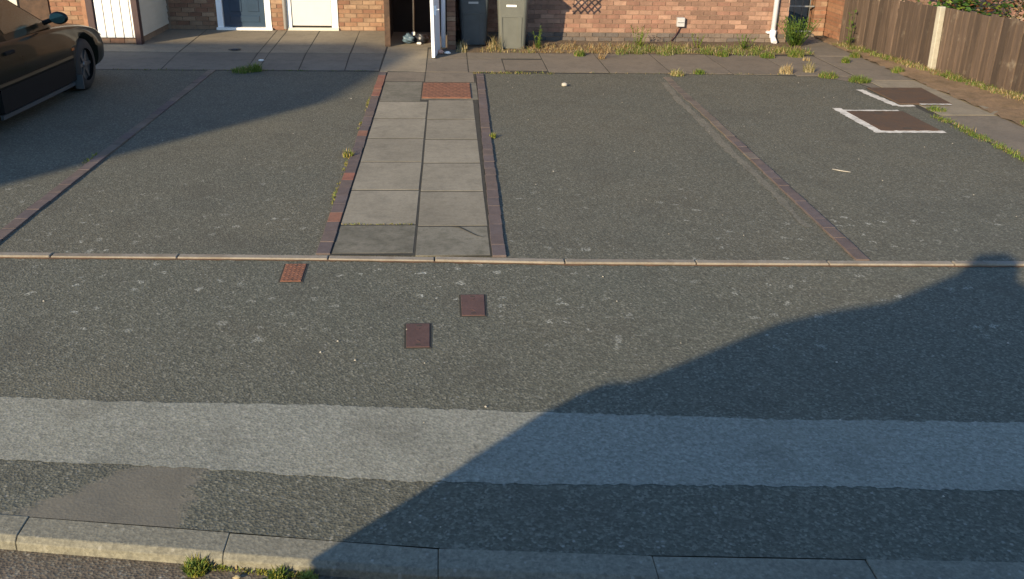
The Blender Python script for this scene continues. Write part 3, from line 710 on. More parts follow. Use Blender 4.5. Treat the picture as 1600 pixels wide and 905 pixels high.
F = empty('wooden_fence', (6.83, 16.2, 0)); tag(F, 'weathered brown board fence along the right-hand edge', 'fence')
fa = Vector((6.86, 16.5)); fb = Vector((7.50, 12.4)); fd = (fb-fa).normalized(); fn = Vector((-fd.y, fd.x))   # fn points to the path side
if fn.x > 0: fn = -fn
L = 0.0; fang = math.atan2(fd.y, fd.x); k = 0
while L < 9.0:
    wdt = random.choice((.125, .14, .15, .16)); c = fa+fd*(L+wdt/2)
    h = 0.865+0.018*L+wig(0, .02)
    bm = bmesh.new()
    t0, t1 = .012, .026
    pr = [(-wdt/2, -t0/2), (wdt/2+.006, -t1/2), (wdt/2+.006, t1/2), (-wdt/2, t0/2)]
    prism(bm, pr, 0.02, h)
    tops = [v for v in bm.verts if v.co.z > .5]
    for v in tops: v.co.z += (wig(0, .008))
    o = obj('board', bm, MT['fence'], F)
    off = wig(0, .004)
    cc = c + fn*off
    o.location = (cc.x-F.location.x, cc.y-F.location.y, 0); o.rotation_euler = (wig(0, .012), wig(0, .012), fang-R(6))
    L += wdt - .004; k += 1
for z in (0.22, 0.72):
    bm = bmesh.new(); a = fa-fn*.06; b = fa+fd*9-fn*.06; nn = fn*.02
    prism(bm, [tuple(a-nn), tuple(b-nn), tuple(b+nn), tuple(a+nn)], z-.03, z+.03); bmesh.ops.recalc_face_normals(bm, faces=bm.faces[:]); P(obj('rail', bm, MT['fence'], F), F)
for s, dz in ((2.72, 0.0), (5.35, .02), (8.0, .04)):
    c = fa+fd*s+fn*.045
    bm = bmesh.new(); box(bm, -.045, .045, -.045, .045, 0, .93+dz); bevel(bm, .008)
    o = obj('post', bm, MT['concpost'], F); o.location = (c.x-F.location.x, c.y-F.location.y, 0); o.rotation_euler = (R(1), R(-1.0), fang)
    o['label'] = 'pale square concrete fence post'

# neighbour's house wall behind the fence
H3 = empty('brick_house', (9.6, 16.7, 0)); tag(H3, 'orange brick house wall seen behind the shrub and fence', 'house')
bm = bmesh.new(); box(bm, 7.5, 13, 16.82, 21, -.1, 1.9); w3 = P(obj('wall', bm, MT['mortar'], H3), H3)
lay(w3, 8.1, 10.6, 16.805, 14, W_PINK, None, 0, z0=0.455)
P(bx('upper_wall', (7.5, 13, 16.815, 21, 1.902, 5), MT['wallup'], H3), H3)
bm = bmesh.new(); prism(bm, [(7.3, 16.5), (13.2, 16.5), (13.2, 21.3), (7.3, 21.3)], 5.0, 5.3); P(obj('roof', bm, MT['roof'], H3), H3)

# shrub with green and red leaves
def shrub(loc, rx, ry, z0, z1, n, label, mats, weights, leaf=0.05):
    root = empty('shrub', loc); tag(root, label, 'shrub')
    bm = bmesh.new()
    cl = [(random.gauss(0, .45), random.gauss(0, .45), random.random()) for _ in range(40)]
    for i in range(n):
        c = random.choice(cl)
        x = (c[0]+random.gauss(0, .16))*rx; y = (c[1]+random.gauss(0, .16))*ry; z = z0+(z1-z0)*max(0, min(1.1, c[2]+random.gauss(0, .1)))
        l = leaf*random.uniform(.6, 1.3); q = Matrix.Rotation(random.uniform(0, 6.28), 3, 'Z') @ Matrix.Rotation(random.uniform(-.9, .9), 3, 'X') @ Matrix.Rotation(random.uniform(-.6, .6), 3, 'Y')
        pts = [(0, 0, 0), (.5*l, .3*l, .03*l), (l, 0, -.1*l), (.5*l, -.3*l, .03*l)]
        f = bm.faces.new([bm.verts.new(q @ Vector(pp) + Vector((x, y, z))) for pp in pts]); f.material_index = random.choices(range(len(mats)), weights)[0]
    obj('foliage', bm, mats, root)
    for k in range(6):
        bm = bmesh.new(); tx, ty, tz = random.gauss(0, .35)*rx, random.gauss(0, .35)*ry, z1*.85
        mx, my = tx*.4, ty*.4
        tube(bm, (0, 0, 0), (mx, my, tz*.5), .022, .014, 6); tube(bm, (mx, my, tz*.5), (tx, ty, tz), .014, .005, 6); obj('stem', bm, BARK, root)
    return root
shrub((8.15, 14.9, 0), .6, .9, .3, 1.5, 2600, 'bushy shrub with green and reddish leaves behind the fence', [L_GREEN, L_LIME, L_RED, L_DARK], (5, 4, 1.3, 1.5), .10)
shrub((8.35, 13.9, 0), .45, .5, .2, 1.25, 900, 'sparse reddish shrub behind the fence, right of the green one', [L_GREEN, L_RED, L_DARK, G_DRY], (2, 4, 2, 2), .08)

# ------------------------------------------------------------------ manhole covers
def cover(name, pts, mat, label, studs=None, frame=None, h=0.007):
    c = (sum(p[0] for p in pts)/4, sum(p[1] for p in pts)/4)
    root = empty(name, (c[0], c[1], 0)); tag(root, label, 'manhole cover')
    def sc_(k): return [(x+(k if x > c[0] else -k), y+(k if y > c[1] else -k)) for x, y in pts]
    bm = bmesh.new(); prism(bm, pts, -.02, h); bmesh.ops.recalc_face_normals(bm, faces=bm.faces[:]); bevel(bm, .002)
    plate = P(obj('plate', bm, mat, root), root)
    # surround: thin dark joint
    o = sc_(.012); fr = bmesh.new(); prism(fr, o, -.02, h*0.35); bmesh.ops.recalc_face_normals(fr, faces=fr.faces[:]); P(obj('joint', fr, MT['gap'], root), root)
    for u, v in ((.5, .1), (.5, .9)):
        x = (pts[0][0]+pts[1][0])/2; y = pts[0][1]+(pts[3][1]-pts[0][1])*v; a_ = .022*abs(pts[1][0]-pts[0][0])/.6+.004
        kb = bmesh.new(); prism(kb, [(x-a_*1.6, y-a_*.6), (x+a_*1.6, y-a_*.6), (x+a_*1.6, y+a_*.6), (x-a_*1.6, y+a_*.6)], h-.001, h+.0006); P(obj('keyhole', kb, MT['gap'], plate), root)
    if studs:
        nx, ny, r = studs; bm = bmesh.new()
        for i in range(nx):
            for j in range(ny):
                u = (i+.5)/nx; v = (j+.5)/ny
                x = (pts[0][0]*(1-u)+pts[1][0]*u)*(1-v)+(pts[3][0]*(1-u)+pts[2][0]*u)*v; y = (pts[0][1]*(1-u)+pts[1][1]*u)*(1-v)+(pts[3][1]*(1-u)+pts[2][1]*u)*v
                a = R(45 if (i+j) % 2 else -45); dx, dy = math.cos(a)*r, math.sin(a)*r
                px, py = -dy*.4, dx*.4
                vs = [(x-dx, y-dy), (x+px, y+py), (x+dx, y+dy), (x-px, y-py)]
                prism(bm, vs, h-.001, h+.0025)
        bmesh.ops.recalc_face_normals(bm, faces=bm.faces[:])
        s = P(obj('chequer_studs', bm, mat, plate), root); s['kind'] = 'stuff'
    return root
def rr(x0, x1, y0, y1): return [(x0, y0), (x1, y0), (x1, y1), (x0, y1)]
cover('manhole_cover', [(-1.155, 5.885), (-1.015, 5.885), (-1.02, 6.20), (-1.165, 6.20)], MT['rust'], 'small rusty orange cover touching the edging kerb', (5, 9, .014))
cover('manhole_cover', [(0.062, 5.31), (0.207, 5.31), (0.212, 5.63), (0.058, 5.63)], MT['rustd'], 'small dark red cover, farther of the pair in the pavement', (1, 2, .018))
cover('manhole_cover', [(-0.268, 4.885), (-0.132, 4.885), (-0.137, 5.20), (-0.28, 5.20)], MT['rustd'], 'small dark red cover, nearer of the pair in the pavement', (1, 2, .018))
cover('manhole_cover', rr(-.35, .265, 11.68, 12.62), MT['rust'], 'wide rusty orange chequered cover at the top of the slab path', (14, 10, .026), h=.022)
mb = cover('manhole_cover', [(4.84, 10.08), (5.53, 10.08), (5.53, 11.04), (4.82, 11.04)], MT['irondk'], 'brown cover edged with white paint, nearer of the pair at right', None, h=.008)
ma = cover('manhole_cover', [(5.66, 11.42), (6.34, 11.42), (6.42, 12.42), (5.66, 12.42)], MT['irondk'], 'brown cover edged with white paint, farther one near the fence', None, h=.02)
def paintline(root, P0, P1, w0, z):
    a = Vector(P0); b = Vector(P1); d = (b-a); n = max(4, int(d.length/.04)); s = Vector((-d.y, d.x)).normalized(); L1 = []; L2 = []
    for i in range(n+1):
        c = a+d*i/n; L1.append(tuple(c+s*(w0/2+wig(0, .012)))); L2.append(tuple(c-s*(w0/2+wig(0, .012))))
    o = sheet('paint_marking', L1+L2[::-1], z, MT['roadpaint'], root); P(o, root)
paintline(mb, (4.76, 11.22), (4.79, 9.98), .11, .005); paintline(mb, (4.80, 10.02), (5.55, 10.02), .095, .006); paintline(mb, (4.78, 11.09), (5.50, 11.09), .055, .0055)
paintline(ma, (5.52, 12.34), (5.60, 11.36), .11, .0062); paintline(ma, (5.60, 11.36), (5.83, 11.36), .09, .005); paintline(ma, (5.9, 11.36), (6.3, 11.36), .05, .0255)

# ------------------------------------------------------------------ plants
def blades(bm, cx, cy, n, h, spread, nm, lean=.6, w=.006, z=0.0, weights=None):
    for i in range(n):
        a = random.uniform(0, 6.283); r = spread*math.sqrt(random.random()); x = cx+r*math.cos(a); y = cy+r*math.sin(a)
        hh = h*random.uniform(.2, 1.2)*(1-.45*(r/max(spread, 1e-4))**2); b = random.uniform(0, 6.283); ln = lean*random.uniform(.2, 1.2)*hh
        dx, dy = math.cos(b)*ln, math.sin(b)*ln; sx, sy = -math.sin(b)*w, math.cos(b)*w
        p0 = (x-sx, y-sy, z); p1 = (x+sx, y+sy, z); p2 = (x+dx*.4+sx*.8, y+dy*.4+sy*.8, z+hh*.62); p3 = (x+dx*.4-sx*.8, y+dy*.4-sy*.8, z+hh*.62); p4 = (x+dx, y+dy, z+hh*(1 if ln < .5*hh else .9))
        v = [bm.verts.new(c) for c in (p0, p1, p2, p3, p4)]
        mi = random.choices(range(nm), weights)[0]
        f = bm.faces.new(v[:4]); f.material_index = mi
        f = bm.faces.new((v[3], v[2], v[4])); f.material_index = mi
def tuft(name, x, y, n, h, spread, mats, label, cat='weed', group=None, lean=.9, w=.0035, weights=None):
    bm = bmesh.new(); blades(bm, 0, 0, int(n*1.3), h, spread, len(mats), lean, w, 0, weights)
    o = obj(name, bm, mats); o.location = (x, y, .005); tag(o, label, cat, group); return o
def weed(x, y, h, n, r, mats, label, leaf=.05, weights=None):
    root = empty('leafy_weed', (x, y, 0)); tag(root, label, 'weed')
    bs = bmesh.new(); bl = bmesh.new()
    for s in range(max(1, n//14)):
        tx, ty = random.gauss(0, r*.5), random.gauss(0, r*.5); hh = h*random.uniform(.7, 1.05)
        tube(bs, (tx*.2, ty*.2, 0), (tx, ty, hh), .006, .002, 5)
        for i in range(14):
            t = random.uniform(.1, 1); l = leaf*random.uniform(.7, 1.3)*(1.2-.5*t); a = random.uniform(0, 6.28)
            q = Matrix.Rotation(a, 3, 'Z') @ Matrix.Rotation(-random.uniform(.1, .9), 3, 'Y'); o = Vector((tx*t, ty*t, hh*t))
            f = bl.faces.new([bl.verts.new(q @ Vector(c)+o) for c in ((0, 0, 0), (.5*l, .2*l, 0), (l*1.1, 0, -.1*l), (.5*l, -.2*l, 0))]); f.material_index = random.choices(range(len(mats)), weights)[0]
    obj('stem', bs, mats[0], root); obj('leaves', bl, mats, root)
    return root
GM = [G_GREEN, G_LIME, G_OLIVE, G_STRAW]
weed(1.44, 15.42, .36, 84, .10, [G_GREEN, G_LIME], 'bright green leafy weed standing alone just right of the grey-green bin', .06)
weed(3.15, 15.75, .36, 130, .2, [G_LIME, G_GREEN, G_OLIVE], 'pale green weed against the wall left of the small box', .055)
weed(5.88, 15.95, .48, 620, .42, [G_GREEN, G_LIME, L_GREEN], 'large bushy green weed at the foot of the drainpipe corner', .08)
weed(4.85, 15.5, .28, 150, .2, [G_GREEN, G_LIME], 'dark green weed in the dry grass left of the drainpipe', .05)
weed(4.1, 15.6, .26, 90, .16, [G_LIME, G_OLIVE], 'thin weed in the dry grass below the small box', .05)
weed(6.75, 15.75, .55, 14, .04, [G_OLIVE, G_LIME], 'tall thin weed against the first boards of the fence', .04)
weed(6.80, 15.9, .72, 28, .05, [G_GREEN, G_LIME], 'leafy sprig rising against the fence beside the orange pillar', .09)
tuft('grass_tuft', -2.88, 13.40, 320, .085, .16, GM, 'low green grass tuft on the left pavement edge by the thin brick line', 'grass', weights=(5, 4, 1, .5))
tuft('grass_tuft', -2.72, 13.46, 200, .14, .09, GM, 'taller green grass tuft growing out of the pavement joint at left', 'grass', weights=(5, 4, 1, .3))
tuft('grass_tuft', 3.25, 13.30, 200, .11, .10, [G_STRAW, G_LIME, G_PALE], 'pale straw tuft at the end of the right brick line', 'grass')
tuft('grass_tuft', 3.60, 13.45, 160, .08, .09, GM, 'green tuft just right of the straw tuft at the bay edge', 'grass', weights=(5, 3, 1, .5))
tuft('grass_tuft', 4.90, 13.50, 180, .15, .10, [G_PALE, G_STRAW], 'bleached pale grass tuft on the slabs at right', 'grass', lean=.5)
tuft('grass_tuft', 5.28, 13.62, 90, .18, .08, [G_PALE, G_OLIVE], 'thin wispy pale tuft beside the bleached one', 'grass', lean=.5)
tuft('grass_tuft', 5.42, 13.22, 260, .10, .14, GM, 'green tuft at the rounded corner of the right bay', 'grass', weights=(5, 3, 1, 2))
tuft('grass_tuft', 5.75, 12.90, 320, .10, .15, GM, 'spreading green tuft just beyond the farther painted cover', 'grass', weights=(6, 4, 1, .4))
tuft('grass_tuft', 2.35, 14.6, 26, .22, .05, [G_DRY, G_STRAW], 'single dry stalk clump lying on the slabs below the wall', 'grass', lean=1.6, w=.004)
tuft('grass_tuft', 5.6, 14.6, 50, .07, .07, [G_STRAW, G_PALE], 'small straw tuft in the middle of the brown slabs', 'grass')
tuft('grass_tuft', 6.15, 10.1, 160, .08, .12, GM, 'green tuft at the right frame edge on the side path', 'grass', weights=(5, 3, 1, .5)).location = (6.72, 10.3, .01)
tuft('grass_tuft', 5.98, 11.1, 160, .06, .12, GM, 'short green tuft between the two painted covers', 'grass', weights=(5, 3, 1, .5))
tuft('grass_tuft', 0.62, 15.3, 70, .30, .12, [G_PALE, G_OLIVE, G_STRAW], 'wispy pale tuft in the gap between the two bins', 'grass', lean=.5, w=.004).location = (0.72, 15.32, .01)
tuft('grass_tuft', 0.2, 15.2, 60, .22, .1, [G_PALE, G_OLIVE], 'wispy tuft in the shade at the foot of the charcoal bin', 'grass', lean=.6, w=.004)
tuft('grass_tuft', 0.45, 9.75, 60, .07, .035, [G_LIME, MOSS], 'tiny lime tuft against the right brick edging of the path', 'grass')
tuft('grass_tuft', -1.0, 9.0, 90, .09, .05, [MOSS, G_LIME, G_STRAW], 'yellowish tuft against the left brick edging of the path', 'grass')
tuft('grass_tuft', -1.0, 2.93, 260, .05, .045, [G_LIME, MOSS, G_GREEN], 'round lime tuft in the gutter, leftmost of the three', 'grass').location = (-1.03, 3.055, -.05)
tuft('grass_tuft', -.6, 2.9, 200, .05, .035, [G_LIME, MOSS, G_GREEN], 'lime tuft in the gutter, middle one of the three', 'grass').location = (-.70, 2.985, -.05)
tuft('grass_tuft', -.4, 2.9, 200, .045, .035, [MOSS, G_LIME], 'mossy tuft in the gutter, rightmost of the three', 'grass').location = (-.58, 2.965, -.05)
def scatter(name, fn_list, mats, kind='stuff', lean=1.3, w=.0032):
    bm = bmesh.new()
    for (x, y, n, h, sp, wts, z) in fn_list: blades(bm, x, y, n, h, sp, len(mats), lean, w, z, wts)
    o = obj(name, bm, mats); tag(o, kind=kind); return o
pts = []
for i in range(480):        # dry grass bed along the wall
    x = random.uniform(1.25, 5.9); y = random.uniform(15.12, 15.75)
    dryk = 1 if x < 2.9 else .18
    pts.append((x, y, 16, random.choice((.03, .045, .06, .09, .13)), .08, (1.0*(1-dryk)*2.6+.08, 2.0*(1-dryk)+.05, .5, 1.5, 2.2*dryk, .9), 0.01))
for i in range(170):
    x = random.uniform(2.6, 5.95)
    if math.sin(x*4.3)+math.sin(x*9.1+1)+.5*math.sin(x*17) > -.2: pts.append((x, random.uniform(14.96, 15.5), 14, random.choice((.05, .09, .13, .18)), .09, (2.2, 2.6, .6, .9, .2, .7), .008))
for i in range(50): pts.append((random.uniform(.5, 1.4), random.uniform(15.1, 15.35), 7, .09, .06, (.2, .6, .6, 1.5, .5, 1), 0.01))
o = scatter('dry_grass', pts, [G_GREEN, G_LIME, G_OLIVE, G_STRAW, G_DRY, G_PALE]); tag(o, 'dry straw and green grass along the foot of the brick wall', 'grass')
pts = []
for i in range(420):       # grass by the fence
    y = random.uniform(11.2, 16.2); t = (16.5-y)/4.1; x = 6.84+.64*t - random.uniform(.02, .26)
    gk = 1.6 if (12.3 < y < 13.4 or 14.6 < y < 15.7) else .35
    pts.append((x, y, 12, random.uniform(.03, .10), .07, (gk*1.4, gk*1.6, .3, .8, .3, .6), 0.015))
o = scatter('verge_grass', pts, [G_GREEN, G_LIME, G_OLIVE, G_STRAW, G_DRY, G_PALE]); tag(o, 'patchy green and straw grass along the foot of the fence', 'grass')
pts = []
for i in range(260):       # weeds between bay and side path
    y = random.uniform(7.2, 10.75); x = 5.81+wig(0, .05)
    pts.append((x, y, 7, random.uniform(.03, .075), .05, (2, 2, .8, .8), 0.005))
o = scatter('edge_weeds', pts, GM); tag(o, 'line of low weeds between right bay and side path', 'grass')
pts = []
for i in range(60): pts.append((random.uniform(.36, 1.55), 13.40+wig(0, .05), 7, .035, .05, (.5, 1, 1.4, 1.6), .003))
for i in range(60): pts.append((random.uniform(-4.7, -1.1), 13.52+wig(0, .025), 4, .03, .035, (1.5, 1.6, 1.2, .2), .003))
for i in range(30): pts.append((random.uniform(1.6, 5.0), 13.41+wig(0, .03), 4, .03, .04, (.5, .5, 1.4, 1.6), .003))
o = scatter('joint_weeds', pts, GM); tag(o, 'thin line of weeds where the tarmac meets the slabs', 'grass')
pts = []
for i in range(200):
    y = random.uniform(6.9, 13.1)
    if math.sin(y*5.1)+math.sin(y*2.3+1) > .1: pts.append((-.992+wig(0, .012), y, 5, .022, .02, (2, 1, .8), .003))
for i in range(36): pts.append((random.uniform(-.87, -.3), 7.0+wig(0, .012), 3, .014, .012, (2, 1, .8), .012))
for y in (8.8, 8.9, 9.05): pts += [(-3.43+wig(0, .02), y+wig(0, .05), 6, .03, .03, (2, 2, .3), .005) for _ in range(4)]
for i in range(70): pts.append((random.uniform(-1.12, -.55), 0, 6, .018, .016, (2, 1.5, .4), -.05))
pts = [(x, (interp(KB, x)-.172 if z == -.05 else y), n, h, s, wt, z) for x, y, n, h, s, wt, z in pts]
o = scatter('moss', pts, [MOSS, G_LIME, G_STRAW]); tag(o, 'yellow-green moss along brick edging, slab joints and gutter', 'moss')

WEEDSPOTS = [(2.05, 14.9, .09, 'low olive tuft on the slabs nearest the bins'), (4.35, 14.95, .10, 'green tuft spilling from the bed below the box'), (5.05, 14.85, .12, 'green tuft spilling from the bed left of the drainpipe'), (5.55, 14.95, .13, 'dense green tuft in front of the white drainpipe shoe'), (6.15, 14.4, .06, 'faint straw tuft in the middle of the side path'), (6.5, 14.9, .08, 'green tuft at the path edge near the first fence boards'), (6.62, 13.6, .09, 'green tuft at the path edge by the concrete post')]
for x, y, r_, lb in WEEDSPOTS: tuft('grass_tuft', x, y, 260, .11, r_, GM, lb, 'grass', weights=(4, 4, 1, 1))
# stones, chips and a stick
for i, (x, y, s, lb) in enumerate([(1.53, 12.5, .036, 'pale rounded stone lying alone near the top of the right bay')]):
    tag(blob('stone', (x, y, s*.7), s*1.1, s, s*.75, MT['stonem'], .1, 2), lb, 'stone')
bm = bmesh.new(); tube(bm, (3.68, 8.535, .008), (3.755, 8.46, .01), .004, .005, 6); tube(bm, (3.755, 8.46, .01), (3.82, 8.43, .008), .005, .003, 6); tag(obj('stick', bm, MT['stonem']), 'thin white stick lying on the right-hand bay', 'stick')
bm = bmesh.new()
for i in range(90):
    x = random.uniform(-3.2, 5.6); y = random.uniform(3.2, 13.2)
    if -0.9 < x < .3 and y > 6.4: continue
    if 6.0 < y < 6.5: continue
    s = random.uniform(.003, .008); q = Matrix.Rotation(random.uniform(0, 6), 3, 'Z')
    vs = [bm.verts.new(q @ Vector(c)*s+Vector((x, y, .004))) for c in ((-1, -.7, 0), (1, -.6, 0), (.8, .8, 0), (-.7, .9, 0), (0, 0, 1.0))]
    for a, b in ((0, 1), (1, 2), (2, 3), (3, 0)): bm.faces.new((vs[a], vs[b], vs[4]))
o = obj('grit', bm, MT['stonem']); tag(o, 'pale grit and chippings scattered over the tarmac', 'grit', None, 'stuff')
tag(blob('leaf_litter', (-3.36, 15.2, .02), .09, .04, .012, MT['bagb'], .3, 2), 'dark scrap on the slabs in front of the navy door', 'litter')
tag(blob('paper_scrap', (-2.78, 14.25, .02), .04, .03, .014, MT['litter'], .3, 2), 'small pale scrap in the left pavement joint', 'litter')
for k, (x, y) in enumerate(((-.78, 2.955), (-.86, 3.0))):
    tag(blob('fallen_leaf', (x, y, -.042), .014, .012, .006, G_PALE, .3, 2), ['pale yellow leaf in the gutter between tufts', 'pale leaf in the gutter beside leftmost tuft'][k], 'leaf')

# ------------------------------------------------------------------ cars
def boolean_cut(o, cutters):
    for c in cutters:
        m = o.modifiers.new('cut', 'BOOLEAN'); m.operation = 'DIFFERENCE'; m.object = c; m.solver = 'EXACT'
    dg = bpy.context.evaluated_depsgraph_get(); dg.update()
    me = bpy.data.meshes.new_from_object(o.evaluated_get(dg)); o.modifiers.clear(); old = o.data; o.data = me
    for c in cutters:
        bpy.data.objects.remove(c)
def car(loc, rz, label, mat, stations, cabin, axle=(1.30, -1.45), wr=.315, track=.83, name='parked_car', roof=None):
    root = empty(name, (0, 0, 0)); tag(root, label, 'car')
    bm = bmesh.new(); rows = []
    for x, wd, zb, zs, zt in stations:
        zc = zb+(zs-zb)*.72
        half = [(0, zb), (wd*.80, zb), (wd*.95, zb+.05), (wd*.985, zb+.2*(zs-zb)+.03), (wd, zb+(zs-zb)*.5), (wd*.995, zc), (wd*.95, zs-.02), (wd*.90, zs+.015), (wd*.55, zt-.012), (0, zt)]
        row = [bm.verts.new((x, y, z)) for y, z in half]
        row += [bm.verts.new((x, -y, z)) for y, z in half[-2:0:-1]]
        rows.append(row)
    n = len(rows[0])
    for A, B in zip(rows, rows[1:]):
        for i in range(n): bm.faces.new([A[i], A[(i+1) % n], B[(i+1) % n], B[i]])
    bm.faces.new(rows[0]); bm.faces.new(rows[-1][::-1]); bmesh.ops.recalc_face_normals(bm, faces=bm.faces[:])
    body = obj('body', bm, mat, root, True)
    sub = body.modifiers.new('s', 'SUBSURF'); sub.levels = 2; sub.render_levels = 2
    dg = bpy.context.evaluated_depsgraph_get(); dg.update(); me = bpy.data.meshes.new_from_object(body.evaluated_get(dg)); body.modifiers.clear(); body.data = me
    cuts = []
    for ax in axle:
        for s in (-1, 1):
            c = bmesh.new(); tube(c, (ax, s*.58, wr+.01), (ax, s*1.1, wr+.01), wr+.055, n=40); cuts.append(obj('cutter', c, MT['trim']))
    boolean_cut(body, cuts)
    for f in body.data.polygons: f.use_smooth = True
    # dark arch liners and wheels
    for ax in axle:
        for s in (-1, 1):
            bm = bmesh.new(); tube(bm, (ax, s*.5, wr), (ax, s*.585, wr), wr+.05, n=28); obj('arch_liner', bm, MT['trim'], root)
            wroot_bm = bmesh.new()
            prof = [(.0, .62), (.0, .72), (.012, .9), (.03, .985), (.06, 1.0), (.13, 1.0), (.16, .985), (.178, .9), (.19, .72), (.19, .62)]
            nseg = 36; rg = []
            for k in range(nseg):
                a = 2*math.pi*k/nseg; rg.append([wroot_bm.verts.new((ax+math.cos(a)*wr*rr_, s*(track-.19+yy), wr+math.sin(a)*wr*rr_)) for yy, rr_ in prof])
            for k in range(nseg):
                A, B = rg[k], rg[(k+1) % nseg]
                for i in range(len(prof)-1): wroot_bm.faces.new([A[i], A[i+1], B[i+1], B[i]])
            bmesh.ops.recalc_face_normals(wroot_bm, faces=wroot_bm.faces[:])
            ty = obj('wheel', wroot_bm, MT['blackrub'], root, True)
            bm = bmesh.new(); yo = s*(track-.03)
            tube(bm, (ax, s*(track-.12), wr), (ax, s*(track-.05), wr), wr*.62, wr*.62, 28)
            for k in range(6):
                a = 2*math.pi*k/6; d = Vector((math.cos(a), 0, math.sin(a))); t = Vector((-math.sin(a), 0, math.cos(a)))
                c0 = Vector((ax, yo, wr)); vs = []
                for q, wq in ((.08, .05), (.58, .035)):
                    for sg in (-1, 1):
                        for yy in (0, -s*.03): vs.append(bm.verts.new(c0+d*wr*q+t*wr*sg*wq*1.6+Vector((0, yy, 0))))
                for qd in ((0, 2, 6, 4), (0, 4, 5, 1), (2, 3, 7, 6), (4, 6, 7, 5)): bm.faces.new([vs[i] for i in qd])
            tube(bm, (ax, s*(track-.06), wr), (ax, s*(track-.02), wr), wr*.16, wr*.12, 14)
            bmesh.ops.recalc_face_normals(bm, faces=bm.faces[:]); obj('rim', bm, MT['rim'], ty)
    # cabin: painted shell with panes set 4 mm proud
    xb0, xb1, xt0, xt1, zb_, zt_, wb, wt = cabin
    bm = bmesh.new()
    base = [(xb0, wb*.86), (xb0-.10, wb), ((xb0+xb1)/2, wb+.02), (xb1+.12, wb), (xb1, wb*.84)]
    top = [(xt0+.02, wt*.82), (xt0-.10, wt), ((xt0+xt1)/2, wt+.015), (xt1+.08, wt), (xt1, wt*.82)]
    bl = [bm.verts.new((x, y, zb_-.06)) for x, y in base]+[bm.verts.new((x, -y, zb_-.06)) for x, y in base[::-1]]
    tl = [bm.verts.new((x, y, zt_)) for x, y in top]+[bm.verts.new((x, -y, zt_)) for x, y in top[::-1]]
    rl_ = [bm.verts.new((x*.9+((xt0+xt1)/2)*.1, y*.75, zt_+.05)) for x, y in top]+[bm.verts.new((x*.9+((xt0+xt1)/2)*.1, -y*.75, zt_+.05)) for x, y in top[::-1]]
    n = 10
    for A, B in ((bl, tl), (tl, rl_)):
        for i in range(n): bm.faces.new([A[i], A[(i+1) % n], B[(i+1) % n], B[i]])
    bm.faces.new(rl_); bm.faces.new(bl[::-1]); bmesh.ops.recalc_face_normals(bm, faces=bm.faces[:])
    obj('cabin', bm, mat, root)
    def pane(name, cs, push):
        bm = bmesh.new(); c = sum((Vector(q) for q in cs), Vector())/len(cs); ps = [c+(Vector(q)-c)*.90 for q in cs]
        nrm = Vector(push)
        A = [bm.verts.new(p_+nrm*.006) for p_ in ps]; B = [bm.verts.new(p_-nrm*.004) for p_ in ps]
        bm.faces.new(A)
        for i in range(len(A)): bm.faces.new([A[i], B[i], B[(i+1) % len(A)], A[(i+1) % len(A)]])
        bmesh.ops.recalc_face_normals(bm, faces=bm.faces[:]); obj(name, bm, MT['glass'], root)
    def lerp(a, b, t): return tuple(a[i]+(b[i]-a[i])*t for i in range(3))
    for s in (-1, 1):
        b3 = [(x, s*y, zb_-.0) for x, y in base]; t3 = [(x, s*y, zt_) for x, y in top]
        b3 = [lerp((x, s*y, zb_-.06), t3[i], .10) for i, (x, y) in enumerate(base)]
        pane('side_window', [b3[1], b3[2], t3[2], t3[1]], (0, s, .25)); pane('side_window', [b3[2], b3[3], t3[3], t3[2]], (0, s, .25))
    b3 = [lerp((x, y, zb_-.06), (top[i][0], top[i][1], zt_), .10) for i, (x, y) in enumerate(base)]
    pane('windscreen', [b3[0], (b3[0][0], -b3[0][1], b3[0][2]), (top[0][0], -top[0][1], zt_), (top[0][0], top[0][1], zt_)], (.7, 0, .7))
    pane('rear_window', [b3[4], (b3[4][0], -b3[4][1], b3[4][2]), (top[4][0], -top[4][1], zt_), (top[4][0], top[4][1], zt_)], (-.7, 0, .7))
    return root
def finish(root, loc, rz):
    root.location = loc; root.rotation_euler = (0, 0, rz)
ST1 = [(2.20, .58, .30, .50, .545), (2.13, .74, .22, .57, .63), (1.94, .825, .19, .66, .715), (1.62, .845, .18, .735, .79), (1.30, .858, .18, .785, .845), (.75, .862, .17, .845, .905), (.2, .866, .17, .865, .93),
       (-.5, .868, .17, .88, .94), (-1.2, .866, .18, .90, .95), (-1.7, .85, .19, .90, .955), (-2.1, .80, .22, .88, .93), (-2.26, .70, .30, .78, .84)]
pc_ = car((0, 0, 0), 0, 'dark glossy saloon parked nose-in at the left edge', MT['carpaint'], ST1, (.72, -1.75, -.15, -1.30, .93, 1.36, .78, .60))
